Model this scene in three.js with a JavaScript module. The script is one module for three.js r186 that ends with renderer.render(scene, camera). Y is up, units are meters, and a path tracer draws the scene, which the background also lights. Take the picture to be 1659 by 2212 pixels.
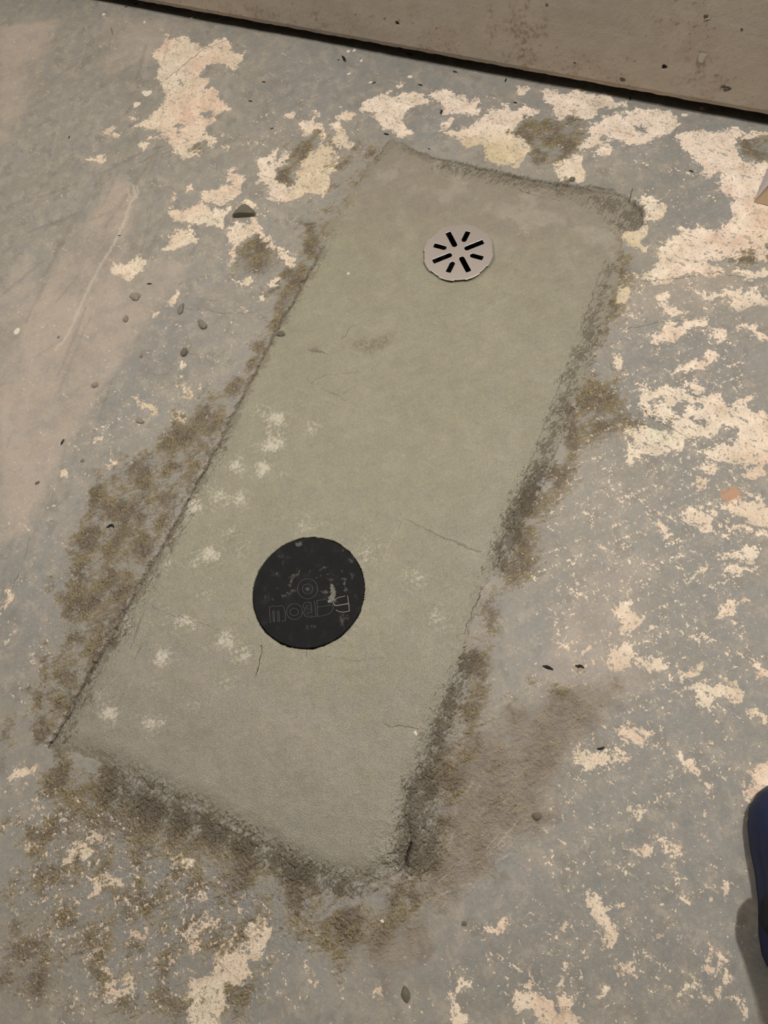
import * as THREE from 'three';
import { mergeGeometries, mergeVertices, toCreasedNormals } from 'three/addons/utils/BufferGeometryUtils.js';
import { RoundedBoxGeometry } from 'three/addons/geometries/RoundedBoxGeometry.js';

// ---------------------------------------------------------------- camera, lamp, exposure
const scene = new THREE.Scene();
const renderer = new THREE.WebGLRenderer({ antialias: true });
renderer.toneMapping = THREE.LinearToneMapping;
renderer.toneMappingExposure = 1.0;
renderer.shadowMap.enabled = true;
scene.background = new THREE.Color(0x000000);

const IW = 1659, IH = 2212, FOC = 1533, EYE = 1.4;                  // a phone held 1.4 m above the floor
const PITCH = 68.1 * Math.PI / 180, ROLL = -21.1 * Math.PI / 180, YAW = 44.2 * Math.PI / 180;
const camera = new THREE.PerspectiveCamera(2 * Math.atan(IH / 2 / FOC) * 180 / Math.PI, IW / IH, 0.05, 30);
const turned = (x, y, z) => new THREE.Vector3(x * Math.cos(YAW) + z * Math.sin(YAW), y, -x * Math.sin(YAW) + z * Math.cos(YAW));
const R0 = turned(1, 0, 0), U0 = turned(0, Math.cos(PITCH), -Math.sin(PITCH)), F0 = turned(0, -Math.sin(PITCH), -Math.cos(PITCH));
const camRight = R0.clone().multiplyScalar(Math.cos(ROLL)).addScaledVector(U0, Math.sin(ROLL));
const camUp = R0.clone().multiplyScalar(-Math.sin(ROLL)).addScaledVector(U0, Math.cos(ROLL));
camera.position.set(0, EYE, 0);
camera.quaternion.setFromRotationMatrix(new THREE.Matrix4().makeBasis(camRight, camUp, F0.clone().negate()));
scene.add(camera);

const LAMP_A = [0.5, 2.78, -1.0], POWER_A = 13.7;                     // bare ceiling bulb on the right
const FILL_LAMP = [-2.1, 2.78, -0.62], FILL_POWER = 9.8;                   // unseen fill bulb added on the left to even out the floor
const LIGHT = [1.0, 0.99, 0.962];

// measuring: the point at height y under a spot of the survey photograph (x right, y down, 1659 x 2212)
function spot(px, py, y = 0) {
  const d = F0.clone().multiplyScalar(FOC).addScaledVector(camRight, px - IW / 2).addScaledVector(camUp, IH / 2 - py);
  const t = (y - EYE) / d.y;
  return new THREE.Vector3(d.x * t, y, d.z * t);
}

// ---------------------------------------------------------------- helpers
let seed = 20240611;
const rnd = () => { seed = (seed + 0x6D2B79F5) | 0; let t = Math.imul(seed ^ (seed >>> 15), 1 | seed); t = (t + Math.imul(t ^ (t >>> 7), 61 | t)) ^ t; return ((t ^ (t >>> 14)) >>> 0) / 4294967296; };
const ss = (a, b, x) => { x = (x - a) / (b - a); x = x < 0 ? 0 : x > 1 ? 1 : x; return x * x * (3 - 2 * x); };
const clamp = (x, a, b) => (x < a ? a : x > b ? b : x);
const used = new Map();
function numbered(name) { const n = used.get(name) ?? 0; used.set(name, n + 1); return n ? name + '_' + String(n).padStart(3, '0') : name; }
const part = (name, geometry, material, parent) => { const m = new THREE.Mesh(geometry, material); m.name = name; m.castShadow = m.receiveShadow = true; parent.add(m); return m; };
function tag(o, label, category, group) { o.userData = { label, category }; if (group) o.userData.group = group; return o; }
function thing(name, label, category, position, turn = 0, group) {
  const o = new THREE.Group(); o.name = numbered(name); o.position.set(...position); o.rotation.y = turn; scene.add(o);
  return tag(o, label, category, group);
}
const structure = (o) => { o.userData.kind = 'structure'; return o; };
const std = (hex, roughness = 0.9, more = {}) => new THREE.MeshStandardMaterial({ color: hex, roughness, ...more });

// ---------------------------------------------------------------- noise tables (tileable, mean 0, deviation 1)
const NS = 1024, NM = NS - 1;
function noiseTable(cells, octaves, gain, ridged = false) {
  const out = new Float32Array(NS * NS);
  let amp = 1;
  for (let o = 0, n = cells; o < octaves; o++, n *= 2, amp *= gain) {
    if (n > NS / 2) break;
    const ga = new Float32Array(n * n), gb = new Float32Array(n * n), step = NS / n;
    for (let i = 0; i < n * n; i++) { const a = rnd() * 6.2832; ga[i] = Math.cos(a); gb[i] = Math.sin(a); }
    for (let y = 0; y < NS; y++) {
      const fy = y / step, y0 = fy | 0, ty = fy - y0, y1 = (y0 + 1) % n, sy = ty * ty * ty * (ty * (ty * 6 - 15) + 10);
      for (let x = 0; x < NS; x++) {
        const fx = x / step, x0 = fx | 0, tx = fx - x0, x1 = (x0 + 1) % n, sx = tx * tx * tx * (tx * (tx * 6 - 15) + 10);
        const a = y0 * n + x0, b = y0 * n + x1, c = y1 * n + x0, d = y1 * n + x1;
        const va = ga[a] * tx + gb[a] * ty, vb = ga[b] * (tx - 1) + gb[b] * ty, vc = ga[c] * tx + gb[c] * (ty - 1), vd = ga[d] * (tx - 1) + gb[d] * (ty - 1);
        const v = va + (vb - va) * sx + (vc + (vd - vc) * sx - va - (vb - va) * sx) * sy;
        out[y * NS + x] += amp * (ridged ? -Math.abs(v) : v);
      }
    }
  }
  let s = 0, q = 0;
  for (const v of out) { s += v; q += v * v; }
  s /= NS * NS; q = Math.sqrt(q / (NS * NS) - s * s);
  for (let i = 0; i < out.length; i++) out[i] = (out[i] - s) / q;
  return out;
}
const NA = noiseTable(8, 7, 0.55), NB = noiseTable(8, 7, 0.62), NR = noiseTable(10, 6, 0.6, true), NF = noiseTable(256, 2, 0.8), NG = noiseTable(64, 4, 0.75);
// bilinear look-up; s = look-ups per metre (1024 / tile size in metres)
function nz(T, x, z, s) {
  x = x * s + 40960; z = z * s + 40960;
  const xi = x | 0, zi = z | 0, fx = x - xi, fz = z - zi, x0 = xi & NM, x1 = (xi + 1) & NM, r0 = (zi & NM) * NS, r1 = ((zi + 1) & NM) * NS;
  const a = T[r0 + x0], c = T[r1 + x0];
  const p = a + (T[r0 + x1] - a) * fx;
  return p + (c + (T[r1 + x1] - c) * fx - p) * fz;
}

// ---------------------------------------------------------------- survey fields on the ground (3 mm cells)
const GX = -2.46, GZ = -1.8, CELL = 0.003, GW = 1050, GH = 890;
const field = () => new Float32Array(GW * GH);
function fillPoly(F, pts, val, op = 'max') {                             // pts: [[x, z], ...] in metres
  const P = pts.map(([x, z]) => [(x - GX) / CELL - 0.5, (z - GZ) / CELL - 0.5]);
  let lo = Infinity, hi = -Infinity;
  for (const p of P) { lo = Math.min(lo, p[1]); hi = Math.max(hi, p[1]); }
  for (let j = Math.max(0, Math.ceil(lo)); j <= Math.min(GH - 1, hi); j++) {
    const xs = [];
    for (let i = 0, k = P.length - 1; i < P.length; k = i++) {
      const [xa, za] = P[k], [xb, zb] = P[i];
      if ((za <= j) !== (zb <= j)) xs.push(xa + (j - za) / (zb - za) * (xb - xa));
    }
    xs.sort((a, b) => a - b);
    for (let q = 0; q + 1 < xs.length; q += 2) for (let i = Math.max(0, Math.ceil(xs[q])); i <= Math.min(GW - 1, xs[q + 1]); i++) {
      const o = j * GW + i;
      F[o] = op === 'max' ? Math.max(F[o], val) : op === 'set' ? val : F[o] + val;
    }
  }
}
function blur(F, r, times = 2) {
  const T = new Float32Array(Math.max(GW, GH)), n = 2 * r + 1;
  const line = (o, st, len) => {
    let s = 0;
    for (let i = -r; i <= r; i++) s += F[o + st * clamp(i, 0, len - 1)];
    for (let i = 0; i < len; i++) { T[i] = s / n; s += F[o + st * Math.min(i + r + 1, len - 1)] - F[o + st * Math.max(i - r, 0)]; }
    for (let i = 0; i < len; i++) F[o + st * i] = T[i];
  };
  for (let t = 0; t < times; t++) { for (let j = 0; j < GH; j++) line(j * GW, 1, GW); for (let i = 0; i < GW; i++) line(i, GW, GH); }
  return F;
}
function at(F, x, z) {
  x = (x - GX) / CELL - 0.5; z = (z - GZ) / CELL - 0.5;
  x = clamp(x, 0, GW - 1.001); z = clamp(z, 0, GH - 1.001);
  const xi = x | 0, zi = z | 0, fx = x - xi, fz = z - zi, o = zi * GW + xi;
  const p = F[o] + (F[o + 1] - F[o]) * fx;
  return p + (F[o + GW] + (F[o + GW + 1] - F[o + GW]) * fx - p) * fz;
}
// survey sheets: eight half-scale sheets of the photograph, and the whole photograph at 1:1
const SHEET = { a: [0, 0], b: [830, 0], c: [0, 550], d: [830, 550], e: [0, 1100], f: [830, 1100], g: [0, 1652], h: [830, 1652] };
const px = (s, x, y) => (SHEET[s] ? [SHEET[s][0] + x / 2, SHEET[s][1] + y / 2] : [x, y]);
const ground = (s, list) => { const r = []; for (let i = 0; i < list.length; i += 2) { const p = spot(...px(s, list[i], list[i + 1])); r.push([p.x, p.z]); } return r; };
const poly = (F, val, s, ...list) => fillPoly(F, ground(s, list), val);
const cut = (F, s, ...list) => fillPoly(F, ground(s, list), 0, 'set');
function oval(F, val, s, x, y, rx, ry = rx, turn = 0, op = 'max') {
  const l = [];
  for (let i = 0; i < 20; i++) { const a = i / 20 * 6.2832, u = rx * Math.cos(a), v = ry * Math.sin(a), c = Math.cos(turn), q = Math.sin(turn); l.push(x + u * c - v * q, y + u * q + v * c); }
  fillPoly(F, ground(s, l), val, op);
}
function stroke(F, val, width, s, ...list) {                                // a band along a line; width in metres
  const g = ground(s, list);
  for (let i = 0; i + 1 < g.length; i++) {
    const [xa, za] = g[i], [xb, zb] = g[i + 1], l = Math.hypot(xb - xa, zb - za) || 1, u = (xb - xa) / l * width / 2, v = (zb - za) / l * width / 2;
    fillPoly(F, [[xa - u - v, za - v + u], [xb + u - v, zb + v + u], [xb + u + v, zb + v - u], [xa - u + v, za - v - u]], val);
  }
}

// ---- peeled paint: bare screed showing through (islands traced, their edges frayed by noise later)
const peel = field(), speck = field(), white = field(), yellow = field(), dirt = field(), edgeBand = field(), blue = field(), beige = field(), lime = field(), rust = field(), mud = field(), rough = field(), grit = field();
const P = (s, ...l) => poly(peel, 1, s, ...l);
P('a', 712, 168, 800, 157, 862, 192, 868, 212, 920, 180, 965, 165, 995, 170, 1000, 210, 1055, 235, 1055, 258, 1030, 265, 1035, 300, 990, 305, 975, 275, 905, 280, 895, 305, 840, 325, 880, 335, 905, 335, 895, 365, 940, 395, 965, 440, 990, 482, 930, 490, 940, 525, 895, 540, 890, 580, 925, 600, 935, 628, 850, 670, 800, 678, 755, 665, 750, 640, 705, 600, 695, 565, 580, 555, 615, 520, 690, 470, 715, 430, 700, 380, 665, 335, 690, 280, 665, 212);
P('a', 432, 570, 460, 550, 500, 552, 490, 570, 450, 580); P('a', 472, 585, 505, 570, 535, 585, 500, 598); P('a', 560, 515, 585, 508, 588, 520, 570, 526);
P('a', 370, 695, 440, 668, 455, 690, 440, 712, 400, 702); P('a', 585, 625, 610, 615, 650, 630, 620, 652); P('a', 630, 595, 690, 578, 690, 597, 640, 602);
P('a', 955, 640, 990, 628, 975, 655); P('a', 958, 562, 974, 572, 965, 592);
P('a', 1000, 730, 1050, 765, 1055, 790, 1040, 830, 1010, 860, 970, 882, 930, 885, 880, 860, 872, 835, 905, 820, 960, 808, 990, 800);
P('a', 725, 920, 760, 895, 800, 905, 870, 870, 900, 885, 915, 915, 945, 905, 1000, 915, 975, 930, 985, 970, 960, 990, 900, 970, 860, 975, 830, 990, 815, 970, 790, 955, 745, 945);
P('a', 690, 1090, 720, 1050, 735, 1010, 790, 990, 850, 1005, 865, 1040, 820, 1050, 790, 1065, 730, 1085);
P('a', 730, 860, 755, 838, 775, 855, 755, 877); P('a', 808, 808, 832, 800, 837, 832, 813, 840);
P('a', 1280, 545, 1330, 512, 1385, 535, 1400, 590, 1385, 625, 1450, 640, 1440, 670, 1475, 685, 1455, 740, 1410, 760, 1440, 800, 1395, 850, 1340, 835, 1290, 860, 1185, 875, 1160, 850, 1170, 800, 1085, 790, 1120, 770, 1120, 695, 1170, 670, 1175, 640, 1195, 645, 1200, 690, 1260, 640, 1330, 590);
P('a', 1215, 482, 1260, 478, 1290, 490, 1270, 510, 1230, 500); P('a', 1340, 485, 1380, 488, 1375, 505, 1345, 500); P('a', 1470, 485, 1510, 475, 1530, 495, 1500, 527, 1468, 520); P('a', 1462, 460, 1490, 460, 1482, 472);
P('a', 1440, 540, 1475, 530, 1475, 580, 1530, 610, 1520, 645, 1490, 645, 1435, 610, 1455, 580);
P('a', 1545, 465, 1600, 430, 1659, 415, 1720, 420, 1700, 500, 1659, 510, 1590, 490);
P('a', 990, 985, 1040, 970, 1060, 955, 1100, 930, 1115, 950, 1100, 975, 1130, 1010, 1160, 1005, 1190, 1045, 1215, 1085, 1270, 1110, 1270, 1150, 1230, 1140, 1190, 1090, 1110, 1030, 1060, 1020, 1020, 1060, 1000, 1150, 985, 1150, 1005, 1040);
P('a', 1035, 882, 1060, 870, 1090, 885, 1085, 905, 1040, 930, 1020, 910); P('a', 1090, 920, 1110, 915, 1117, 948, 1100, 955);
P('b', 0, 405, 60, 415, 130, 395, 200, 430, 190, 455, 140, 450, 110, 480, 70, 500, 60, 530, 90, 560, 130, 570, 110, 592, 60, 590, 0, 545, -40, 500, -60, 440);
P('b', 190, 405, 240, 390, 340, 405, 350, 425, 405, 425, 410, 455, 420, 490, 380, 500, 330, 490, 250, 490, 235, 450, 215, 420); P('b', 240, 550, 300, 505, 290, 545, 255, 565);
P('b', 390, 540, 430, 505, 480, 470, 545, 440, 550, 470, 590, 470, 650, 455, 675, 460, 660, 490, 620, 505, 580, 520, 565, 560, 560, 580, 610, 600, 625, 660, 590, 690, 580, 720, 530, 710, 490, 715, 450, 680, 455, 640, 400, 620, 350, 640, 270, 570, 290, 550, 340, 555);
P('b', 558, 375, 600, 368, 620, 395, 600, 410, 560, 402); P('b', 48, 370, 70, 362, 88, 372, 50, 382); P('b', 292, 385, 305, 382, 303, 394);
P('b', 675, 400, 710, 380, 740, 395, 740, 420, 790, 415, 810, 395, 880, 410, 930, 400, 990, 435, 1050, 440, 1080, 462, 1000, 462, 940, 455, 910, 460, 905, 510, 860, 520, 800, 490, 760, 515, 710, 480, 720, 455, 700, 430);
P('b', 1035, 500, 1080, 480, 1150, 470, 1220, 475, 1250, 495, 1240, 530, 1260, 555, 1200, 590, 1140, 605, 1120, 630, 1070, 625, 1000, 605, 930, 580, 925, 610, 880, 640, 860, 650, 845, 640, 890, 590, 895, 550, 940, 520, 960, 495, 1000, 490, 1020, 530);
P('b', 920, 610, 980, 600, 985, 650, 960, 680, 915, 670); P('b', 740, 690, 790, 680, 860, 670, 855, 710, 860, 760, 830, 790, 780, 770, 740, 740, 730, 700);
P('b', 1270, 590, 1330, 560, 1390, 560, 1430, 575, 1480, 545, 1530, 560, 1590, 575, 1659, 570, 1720, 590, 1659, 585, 1555, 600, 1500, 610, 1520, 640, 1550, 680, 1540, 710, 1659, 700, 1800, 690, 1800, 960, 1659, 1000, 1659, 1119, 1180, 1119, 1190, 1090, 1230, 1070, 1225, 1040, 1290, 1010, 1270, 985, 1340, 980, 1390, 1000, 1480, 980, 1500, 960, 1510, 900, 1500, 865, 1440, 825, 1430, 805, 1480, 770, 1470, 745, 1440, 740, 1390, 770, 1370, 720, 1330, 690, 1310, 650, 1280, 630);
P('b', 1070, 850, 1110, 865, 1150, 840, 1165, 870, 1215, 885, 1190, 900, 1195, 940, 1150, 960, 1135, 980, 1140, 1010, 1110, 1040, 1130, 1070, 1160, 1080, 1130, 1100, 1060, 1050, 1020, 1040, 1015, 1000, 1050, 985, 1100, 990, 1130, 950, 1120, 900);
P('d', 955, 40, 1000, 28, 1032, 55, 1020, 80, 980, 75); P('d', 1100, 90, 1150, 60, 1180, 25, 1280, 15, 1400, 30, 1480, 80, 1580, 75, 1659, 55, 1750, 60, 1750, 95, 1659, 92, 1560, 100, 1450, 75, 1380, 95, 1310, 80, 1270, 100, 1200, 120, 1110, 115);
P('d', 985, 150, 1050, 130, 1055, 180, 1030, 210, 990, 205); P('d', 1175, 175, 1210, 165, 1240, 200, 1220, 222, 1175, 210);
P('d', 1380, 170, 1470, 140, 1530, 140, 1560, 165, 1659, 170, 1750, 170, 1750, 200, 1600, 205, 1560, 220, 1510, 230, 1480, 215, 1500, 190, 1460, 180, 1400, 200);
P('d', 1150, 355, 1200, 330, 1230, 305, 1330, 300, 1340, 265, 1400, 280, 1405, 310, 1350, 330, 1280, 345, 1240, 370, 1180, 385); P('d', 1200, 215, 1300, 230, 1280, 265, 1200, 260);
P('d', 1505, 315, 1600, 305, 1640, 340, 1700, 340, 1700, 372, 1620, 360, 1600, 330, 1520, 325); P('d', 1410, 330, 1460, 320, 1470, 350, 1460, 390, 1440, 382);
P('d', 970, 460, 1000, 435, 1050, 480, 1020, 492, 985, 482); P('d', 1310, 490, 1340, 460, 1400, 420, 1460, 430, 1430, 460, 1370, 490, 1340, 520, 1310, 515);
P('d', 1110, 600, 1170, 575, 1240, 590, 1280, 580, 1350, 600, 1420, 620, 1500, 640, 1560, 615, 1610, 630, 1620, 680, 1659, 690, 1760, 700, 1760, 900, 1600, 900, 1560, 890, 1480, 890, 1410, 895, 1390, 855, 1440, 835, 1520, 800, 1530, 760, 1480, 740, 1440, 760, 1420, 800, 1370, 795, 1320, 790, 1280, 800, 1280, 855, 1200, 850, 1140, 860, 1090, 890, 1050, 920, 1050, 860, 1100, 830, 1090, 790, 1040, 780, 1020, 750, 1130, 750, 1200, 770, 1250, 740, 1160, 700, 1100, 650);
P('d', 1300, 570, 1380, 560, 1400, 590, 1340, 592); P('d', 1240, 505, 1300, 480, 1310, 512, 1260, 522); P('d', 1370, 915, 1440, 905, 1445, 940, 1390, 945); P('d', 1550, 900, 1620, 910, 1630, 960, 1580, 972, 1560, 940); P('d', 1325, 990, 1360, 950, 1380, 985, 1340, 1008);
P('d', 1450, 1070, 1540, 1050, 1659, 1040, 1640, 1080, 1560, 1119, 1490, 1119); P('d', 1420, 560, 1440, 556, 1436, 572); P('d', 1505, 575, 1525, 578, 1530, 600, 1508, 594);
P('f', 1010, 425, 1060, 415, 1090, 455, 1125, 490, 1080, 510, 1050, 545, 1020, 530, 1010, 470); P('f', 1142, 490, 1185, 483, 1192, 517, 1165, 525); P('f', 960, 650, 1000, 590, 1050, 585, 1080, 620, 1080, 670, 1030, 680, 960, 670); P('f', 870, 590, 905, 560, 910, 610, 880, 612);
P('f', 1085, 630, 1140, 625, 1190, 650, 1250, 690, 1200, 710, 1140, 690, 1100, 650); P('f', 1270, 690, 1350, 675, 1340, 710, 1300, 740, 1280, 720); P('f', 1300, 770, 1350, 750, 1380, 780, 1440, 760, 1500, 735, 1545, 770, 1535, 830, 1470, 820, 1420, 855, 1340, 845, 1380, 805, 1310, 790);
P('f', 1020, 940, 1080, 925, 1170, 930, 1185, 950, 1150, 980, 1100, 1025, 1060, 1000, 1030, 970); P('f', 1392, 1000, 1420, 988, 1427, 1015, 1400, 1022); P('f', 790, 1060, 870, 1020, 900, 1060, 1000, 1050, 1050, 1060, 1030, 1090, 950, 1100, 870, 1119, 800, 1100);
P('f', 1280, 1100, 1350, 1085, 1380, 1119, 1350, 1140, 1290, 1130); P('f', 1560, 850, 1610, 870, 1650, 890, 1630, 930, 1580, 900); P('f', 1600, 700, 1640, 700, 1700, 740, 1620, 742); P('f', 1480, 250, 1560, 235, 1600, 255, 1530, 280, 1485, 277);
P('f', 1305, 290, 1370, 240, 1390, 220, 1385, 258, 1330, 290, 1300, 330); P('f', 1430, 190, 1500, 180, 1580, 165, 1640, 185, 1600, 215, 1500, 220, 1440, 202); P('f', 1590, 100, 1640, 90, 1680, 130, 1610, 140); P('f', 1510, 60, 1560, 70, 1590, 100, 1550, 112, 1520, 100);
P('f', 1510, -10, 1680, -20, 1680, 50, 1620, 75, 1540, 30); P('f', 1280, 10, 1400, 5, 1440, 20, 1400, 60, 1420, 90, 1380, 112, 1350, 50, 1280, 50); P('f', 1168, 60, 1220, 50, 1240, 85, 1270, 122, 1230, 132, 1210, 95); P('f', 1430, 430, 1500, 410, 1540, 450, 1520, 470, 1420, 472); P('f', 1508, 388, 1540, 392, 1530, 445); P('f', 1395, 550, 1445, 565, 1430, 587, 1380, 567);
P('h', 868, 570, 890, 545, 950, 575, 1000, 590, 975, 640, 990, 670, 1000, 710, 1020, 750, 990, 790, 950, 780, 945, 720, 920, 680, 915, 620); P('h', 975, 825, 1010, 850, 1040, 880, 1080, 852, 1085, 900, 1030, 902, 985, 872); P('h', 1365, 830, 1400, 818, 1430, 870, 1490, 850, 1520, 860, 1420, 902, 1390, 882);
P('h', 1340, 930, 1400, 918, 1370, 948, 1300, 988, 1290, 965); P('h', 1372, 985, 1420, 978, 1412, 1022, 1390, 1024); P('h', 1432, 982, 1455, 948, 1472, 1000, 1440, 1008); P('h', 1488, 920, 1512, 908, 1512, 972, 1488, 982); P('h', 1277, 990, 1307, 993, 1302, 1018, 1273, 1012); P('h', 1212, 955, 1250, 943, 1247, 972, 1215, 977);
P('h', 580, 940, 640, 908, 690, 903, 702, 950, 650, 962, 590, 962); P('h', 560, 1030, 620, 1010, 690, 990, 715, 1050, 760, 1010, 830, 1060, 860, 1085, 800, 1140, 690, 1160, 650, 1070, 580, 1072); P('h', 288, 930, 312, 913, 322, 942); P('h', 300, 980, 390, 930, 385, 970, 330, 1010, 340, 1060, 370, 1110, 350, 1160, 310, 1150, 320, 1060);
P('h', 738, 940, 770, 928, 782, 962, 745, 963); P('h', 918, 992, 950, 963, 957, 1002, 930, 1012); P('h', 748, 870, 782, 863, 787, 892, 755, 893); P('h', 758, 685, 782, 673, 787, 707, 765, 717); P('h', 708, 655, 737, 653, 732, 677, 710, 672); P('h', 450, 730, 500, 680, 522, 690, 480, 742); P('h', 1138, 720, 1190, 703, 1188, 738);
P('h', 1148, 310, 1230, 330, 1262, 380, 1292, 410, 1268, 417, 1230, 362, 1168, 327); P('h', 1248, 520, 1300, 488, 1327, 443, 1328, 472, 1300, 512); P('h', 1090, 338, 1130, 348, 1162, 338, 1140, 387, 1073, 377); P('h', 1213, 45, 1240, 33, 1247, 62, 1225, 77); P('h', 1290, -10, 1380, 0, 1360, 22, 1308, 22); P('h', 1365, 58, 1420, 58, 1430, 77, 1412, 134, 1388, 102);
P('h', 1535, 82, 1590, 58, 1600, -10, 1720, -20, 1720, 110, 1630, 142, 1570, 165, 1558, 122); P('h', 1458, 542, 1480, 508, 1512, 503, 1512, 532, 1470, 558); P('h', 1403, 558, 1430, 563, 1437, 588, 1408, 583); P('h', 1038, 180, 1080, 173, 1110, 200, 1132, 188, 1122, 222, 1098, 234); P('h', 1188, 440, 1212, 433, 1207, 463); P('h', 1540, 1030, 1580, 1050, 1600, 1110, 1560, 1080);
P('g', 815, 750, 830, 700, 880, 670, 930, 650, 945, 680, 900, 715, 860, 757); P('g', 740, 430, 770, 390, 792, 385, 762, 420, 822, 423, 822, 457, 760, 462); P('g', 1000, 770, 1080, 690, 1160, 680, 1165, 720, 1130, 780, 1142, 820, 1110, 832, 1060, 820, 1040, 850, 1080, 890, 1060, 920, 1090, 940, 1040, 970, 1000, 970, 990, 1020, 960, 1060, 930, 1150, 810, 1150, 830, 1060, 790, 1000, 800, 920, 860, 890, 920, 870, 930, 820, 980, 780);
P('g', 798, 780, 867, 778, 830, 828); P('g', 263, 400, 290, 360, 340, 340, 380, 350, 397, 395, 330, 412, 290, 442); P('g', 368, 290, 440, 288, 447, 332, 400, 332); P('g', 378, 530, 450, 478, 530, 478, 537, 522, 460, 522, 420, 562, 380, 572); P('g', 40, 50, 90, 10, 150, -10, 142, 30, 70, 70, 40, 92); P('g', 148, 150, 190, 138, 182, 182, 150, 172);
P('g', 440, 980, 490, 930, 570, 928, 592, 960, 540, 1012, 460, 1012); P('g', 388, 800, 450, 788, 442, 832, 400, 838); P('g', 540, 720, 610, 718, 622, 747, 560, 738); P('g', 1298, 870, 1322, 858, 1327, 892, 1300, 897); P('g', 1338, 900, 1372, 888, 1362, 952, 1333, 942); P('g', 1608, 980, 1680, 948, 1680, 1002, 1620, 1003); P('g', 90, 370, 130, 350, 150, 380, 100, 388); P('g', 850, 560, 890, 535, 885, 570, 850, 580); P('g', 1000, 590, 1040, 600, 1070, 640, 1020, 630);
P('c', 470, 45, 520, 50, 560, 30, 600, 8, 627, 30, 627, 70, 570, 112, 520, 92, 480, 72); P('c', 768, 583, 790, 600, 820, 573, 817, 607, 790, 622); P('c', 588, 600, 620, 603, 625, 640, 682, 655, 670, 702, 640, 682, 600, 642); P('c', 768, 680, 792, 668, 792, 712, 760, 732); P('c', 252, 928, 275, 920, 300, 940, 290, 967, 255, 962); P('c', 1008, 98, 1060, 103, 1092, 108, 1080, 132, 1030, 127); P('c', 1153, 113, 1212, 113, 1212, 137, 1165, 132); P('c', 1113, 183, 1152, 178, 1147, 202, 1115, 197); P('c', 773, 480, 797, 458, 800, 482, 785, 498); P('c', 715, 210, 745, 185, 775, 172, 762, 200, 730, 220); P('c', 860, 560, 875, 560, 878, 580, 860, 590); P('c', 450, 895, 490, 895, 495, 925, 470, 915); P('c', 400, 805, 440, 795, 440, 810, 405, 815); P('c', 650, 250, 680, 240, 678, 262, 655, 270); P('c', 1030, 230, 1060, 236, 1055, 248, 1035, 246);
P('e', 5, 440, 30, 378, 47, 368, 42, 402, 15, 447); P('e', 120, 625, 155, 620, 160, 650, 130, 680); P('e', 20, 550, 45, 560, 40, 590);
for (const r of [['a', 872, 480, 905, 473, 922, 490, 890, 502], ['a', 755, 545, 790, 533, 807, 550, 770, 562], ['a', 935, 208, 960, 206, 955, 222, 938, 224], ['a', 755, 350, 785, 346, 788, 360, 760, 364], ['b', 1060, 545, 1110, 533, 1142, 550, 1130, 577, 1080, 567], ['b', 1408, 758, 1440, 743, 1472, 750, 1462, 777, 1420, 774], ['d', 1240, 640, 1300, 628, 1312, 690, 1250, 697], ['d', 1328, 650, 1380, 638, 1392, 665, 1330, 678], ['d', 1558, 640, 1600, 625, 1627, 680, 1590, 692], ['d', 1138, 622, 1202, 618, 1192, 652, 1150, 652], ['d', 1338, 700, 1382, 698, 1372, 728], ['d', 1160, 660, 1190, 655, 1195, 685, 1165, 690], ['g', 1018, 750, 1040, 723, 1077, 725, 1082, 760, 1050, 787, 1023, 776], ['a', 1270, 615, 1318, 604, 1350, 565, 1380, 565, 1385, 600, 1330, 688, 1262, 738, 1285, 785, 1240, 822, 1205, 785, 1186, 722, 1240, 692], ['a', 1030, 1055, 1075, 1008, 1130, 1032, 1165, 1048, 1198, 1095, 1205, 1160, 1100, 1185, 1005, 1180, 1015, 1110], ['a', 795, 645, 860, 605, 910, 628, 900, 645, 850, 655, 800, 655], ['b', 575, 535, 650, 510, 730, 525, 838, 495, 845, 560, 865, 620, 795, 685, 735, 715, 700, 672, 640, 650, 580, 575]]) cut(peel, ...r);
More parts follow.
